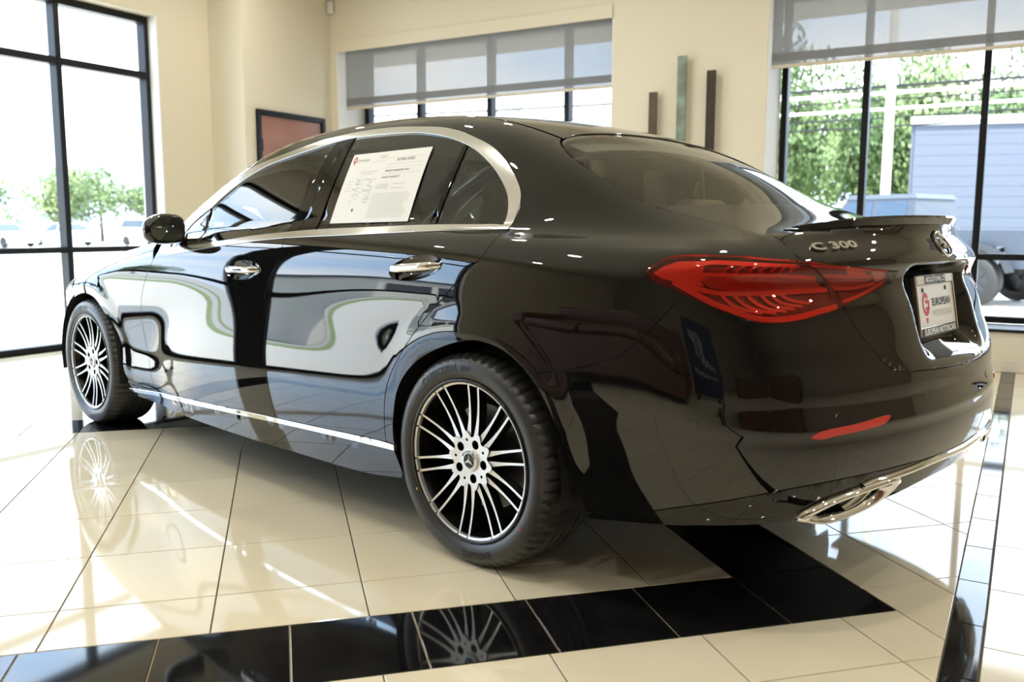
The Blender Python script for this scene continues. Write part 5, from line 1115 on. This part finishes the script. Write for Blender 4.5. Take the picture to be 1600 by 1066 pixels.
# simple vehicles, far enough to show body, glass and wheels
def vehicle(name,p,q,hd,label,paint,group=None,kind='car',sc=1.):
    """origin at the rear axle; hd = heading angle in the room frame (0 along +p)"""
    t=empty(name,RM(p,q,G0+.02),label,'truck' if kind=='truck' else 'car',group)
    hx=np.array(RM(math.cos(hd),math.sin(hd))[:2]); hy=np.array([-hx[1],hx[0]]); o=np.array(RM(p,q)[:2])
    def T(x,y,z): w=o+hx*x*sc+hy*y*sc; return (w[0],w[1],G0+.02+z*sc)
    def ext(name,prof,w0,w1=None,m=None,par=t):
        """side profile [(x,z)] extruded across; w1 gives the half width at the top"""
        zs=[z for x,z in prof]; z0,z1=min(zs),max(zs); n=len(prof); w1=w0 if w1 is None else w1
        hw=lambda z:w0+(w1-w0)*(z-z0)/(z1-z0)
        V=[T(x,hw(z),z) for x,z in prof]+[T(x,-hw(z),z) for x,z in prof]
        F=[tuple(range(n)),tuple(range(n,2*n))[::-1]]+[(i,(i+1)%n,n+(i+1)%n,n+i) for i in range(n)]
        ob=mesh(name,V,F,m or paint,par,fix=True); return ob
    def wheels(xs,r,wd,track):
        for x in xs:
            for s in (1,-1):
                y=s*track; b=MB(); b.lathe([(r*.62,wd/2),(r*.93,wd/2),(r,wd*.3),(r,-wd*.3),(r*.93,-wd/2),(r*.62,-wd/2)],28,lambda a,c,z,x=x,y=y,s=s:T(x+a,y+s*z,r+c)); wv=b.build('wheel',M['fartire'],t,smooth=True)
                b=MB(); b.lathe([(0,wd*.30),(r*.12,wd*.36),(r*.16,wd*.30),(r*.58,wd*.34),(r*.64,wd*.46)],28,lambda a,c,z,x=x,y=y,s=s:T(x+a,y+s*z,r+c)); b.build('rim',M['rimgrey'],wv)
                for k in range(5):
                    a=2*PI*k/5; c,s2=math.cos(a),math.sin(a); b=MB(); b.box(r*.1,r*.6,-r*.06,r*.06,wd*.30,wd*.40,T=lambda u,v,z,x=x,y=y,s=s,c=c,s2=s2:T(x+u*c-v*s2,y+s*z,r+u*s2+v*c)); b.build('spoke',M['rimgrey'],wv)
    if kind=='truck':
        ext('truck_body',[(-1.15,.62),(-.50,.62),(-.42,.98),(.42,.98),(.50,.55),(2.95,.55),(3.03,1.0),(3.90,1.0),(3.98,.62),(4.35,.62),(4.35,1.10),(3.0,1.24),(2.55,1.24),(.78,1.24),(-1.15,1.24)],.80,.80)
        ext('cab',[(1.12,1.22),(2.95,1.22),(2.50,1.80),(1.18,1.80)],.78,.68); ext('hard_top',[(1.14,1.79),(2.53,1.79),(2.45,1.87),(1.20,1.87)],.70,.67,M['truckroof'])
        for s in (1,-1):
            for x0,x1,x2,x3 in ((1.30,1.86,1.85,1.32),(1.97,2.74,2.44,1.97)):
                yy=[.765,.765,.697,.697]; V=[T(x0,s*.772,1.30),T(x1,s*.772,1.30),T(x2,s*.700,1.74),T(x3,s*.700,1.74)]
                V+=[T(x0,s*.762,1.30),T(x1,s*.762,1.30),T(x2,s*.690,1.74),T(x3,s*.690,1.74)]
                mesh('cab_window',V,[(0,1,2,3),(0,4,5,1),(1,5,6,2),(2,6,7,3),(3,7,4,0)],M['carglass2'],t,fix=True)
            for cx in (0,3.47):
                n=9; aa=np.linspace(.25,PI-.25,n); V=[]
                for a in aa:
                    for r_o,y in ((.52,.80),(.52,.95),(.60,.95),(.60,.80)): V.append(T(cx+r_o*math.cos(a)*1.05,s*y,.42+r_o*math.sin(a)))
                F=[(i*4+j,i*4+(j+1)%4,(i+1)*4+(j+1)%4,(i+1)*4+j) for i in range(n-1) for j in range(4)]
                mesh('fender_flare',V,F,M['truckflare'],t,fix=True)
        b=MB(); b.box(-1.27,-1.12,-.80,.80,.55,.78,T=T,c=.02); b.build('rear_bumper',M['card'],t)
        for s in (1,-1): MB().box(-1.17,-1.13,s*.62,s*.76,.88,1.12,T=T,c=.01).build('tail_light',M['lampdim'],t)
        wheels((0,3.47),.41,.28,.80)
    else:
        H_=1.0 if kind=='car' else 1.22
        ext('car_body',[(-.95,.30),(-.40,.25),(-.33,.55),(0,.66),(.33,.55),(.40,.22),(2.35,.22),(2.42,.55),(2.75,.66),(3.08,.55),(3.15,.25),(3.60,.30),(3.65,.62),(3.3,.80),(2.55,.93*H_),(1.4,.96*H_),(.1,.98*H_),(-.7,.98*H_),(-.98,.85)],.86,.84)
        top=1.44 if kind=='car' else 1.72; rx=-.35 if kind=='car' else -.75
        ext('cabin',[(rx,.95*H_),(2.35,.92*H_),(1.45,top),(.35 if kind=='car' else -.45,top)],.80,.62,M['carglass'])
        ext('car_roof',[(.30 if kind=='car' else -.5,top-.01),(1.5,top-.01),(1.35,top+.04),(.45 if kind=='car' else -.4,top+.04)],.63,.56)
        for s in (1,-1):
            MB().box(.72,.80,s*.70,s*.80,.95*H_,top-.03,T=lambda x,y,z:T(x,y*(1-.22*(z-.95)/.5),z)).build('pillar',paint,t)
            MB().box(-.99,-.93,s*.55,s*.80,.70,.86,T=T).build('tail_light',M['lampdim'],t)
        wheels((0,2.75),.33,.2,.80)
    return t
M['fartire']=mat('far_tire',(.011,.012,.013),.7); M['rimgrey']=mat('dark_grey_rim',(.02,.022,.026),.4); M['truckroof']=mat('grey_hard_top',(.055,.068,.09),.6); M['truckflare']=mat('flare_grey',(.022,.027,.036),.6); M['carglass2']=mat('truck_glass',(.03,.05,.08),.05)
vehicle('pickup_truck',-.78,14.2,.40,'grey-blue off-road pickup truck parked outside the back window','p' and M['truck'],kind='truck')
vehicle('parked_car',1.0,17.2,.35,'white van-like car parked left of the pickup truck',M['carw'],kind='suv')
cols=['carw','cars','carw','carw','card','carw','cars','carw','carw','carw','cars','carw','carw','card','carw','carw']
names={'carw':'white','cars':'silver','card':'dark'}
for i,q in enumerate(np.arange(8,56,4.0)):
    vehicle('parked_car',62-.32*q+.6*(i%3),q,PI if i%2 else 0.02,names[cols[i]]+' car parked across the road, %s from the left in the distant row'%ORD[i],M[cols[i]],'cars parked across the road','suv' if i%3==1 else 'car')
# a low building and cars in the forecourt on the storefront side (mirrored in the doors)
sb=empty('building',RM(44,-18,G0),'low pale building with dark ribbon windows across the road from the storefront','building')
bx(40,52,-44,-17,G0,3.6).build('wall_body',M['concrete'],sb); bx(39.6,52.4,-44.4,-16.6,3.6,4.1).build('roof_edge',M['bluewall'],sb)
for i in range(6): bx(39.9,40.02,-43+4.4*i,-39.4+4.4*i,.9,2.6).build('window',M['carglass'],sb)
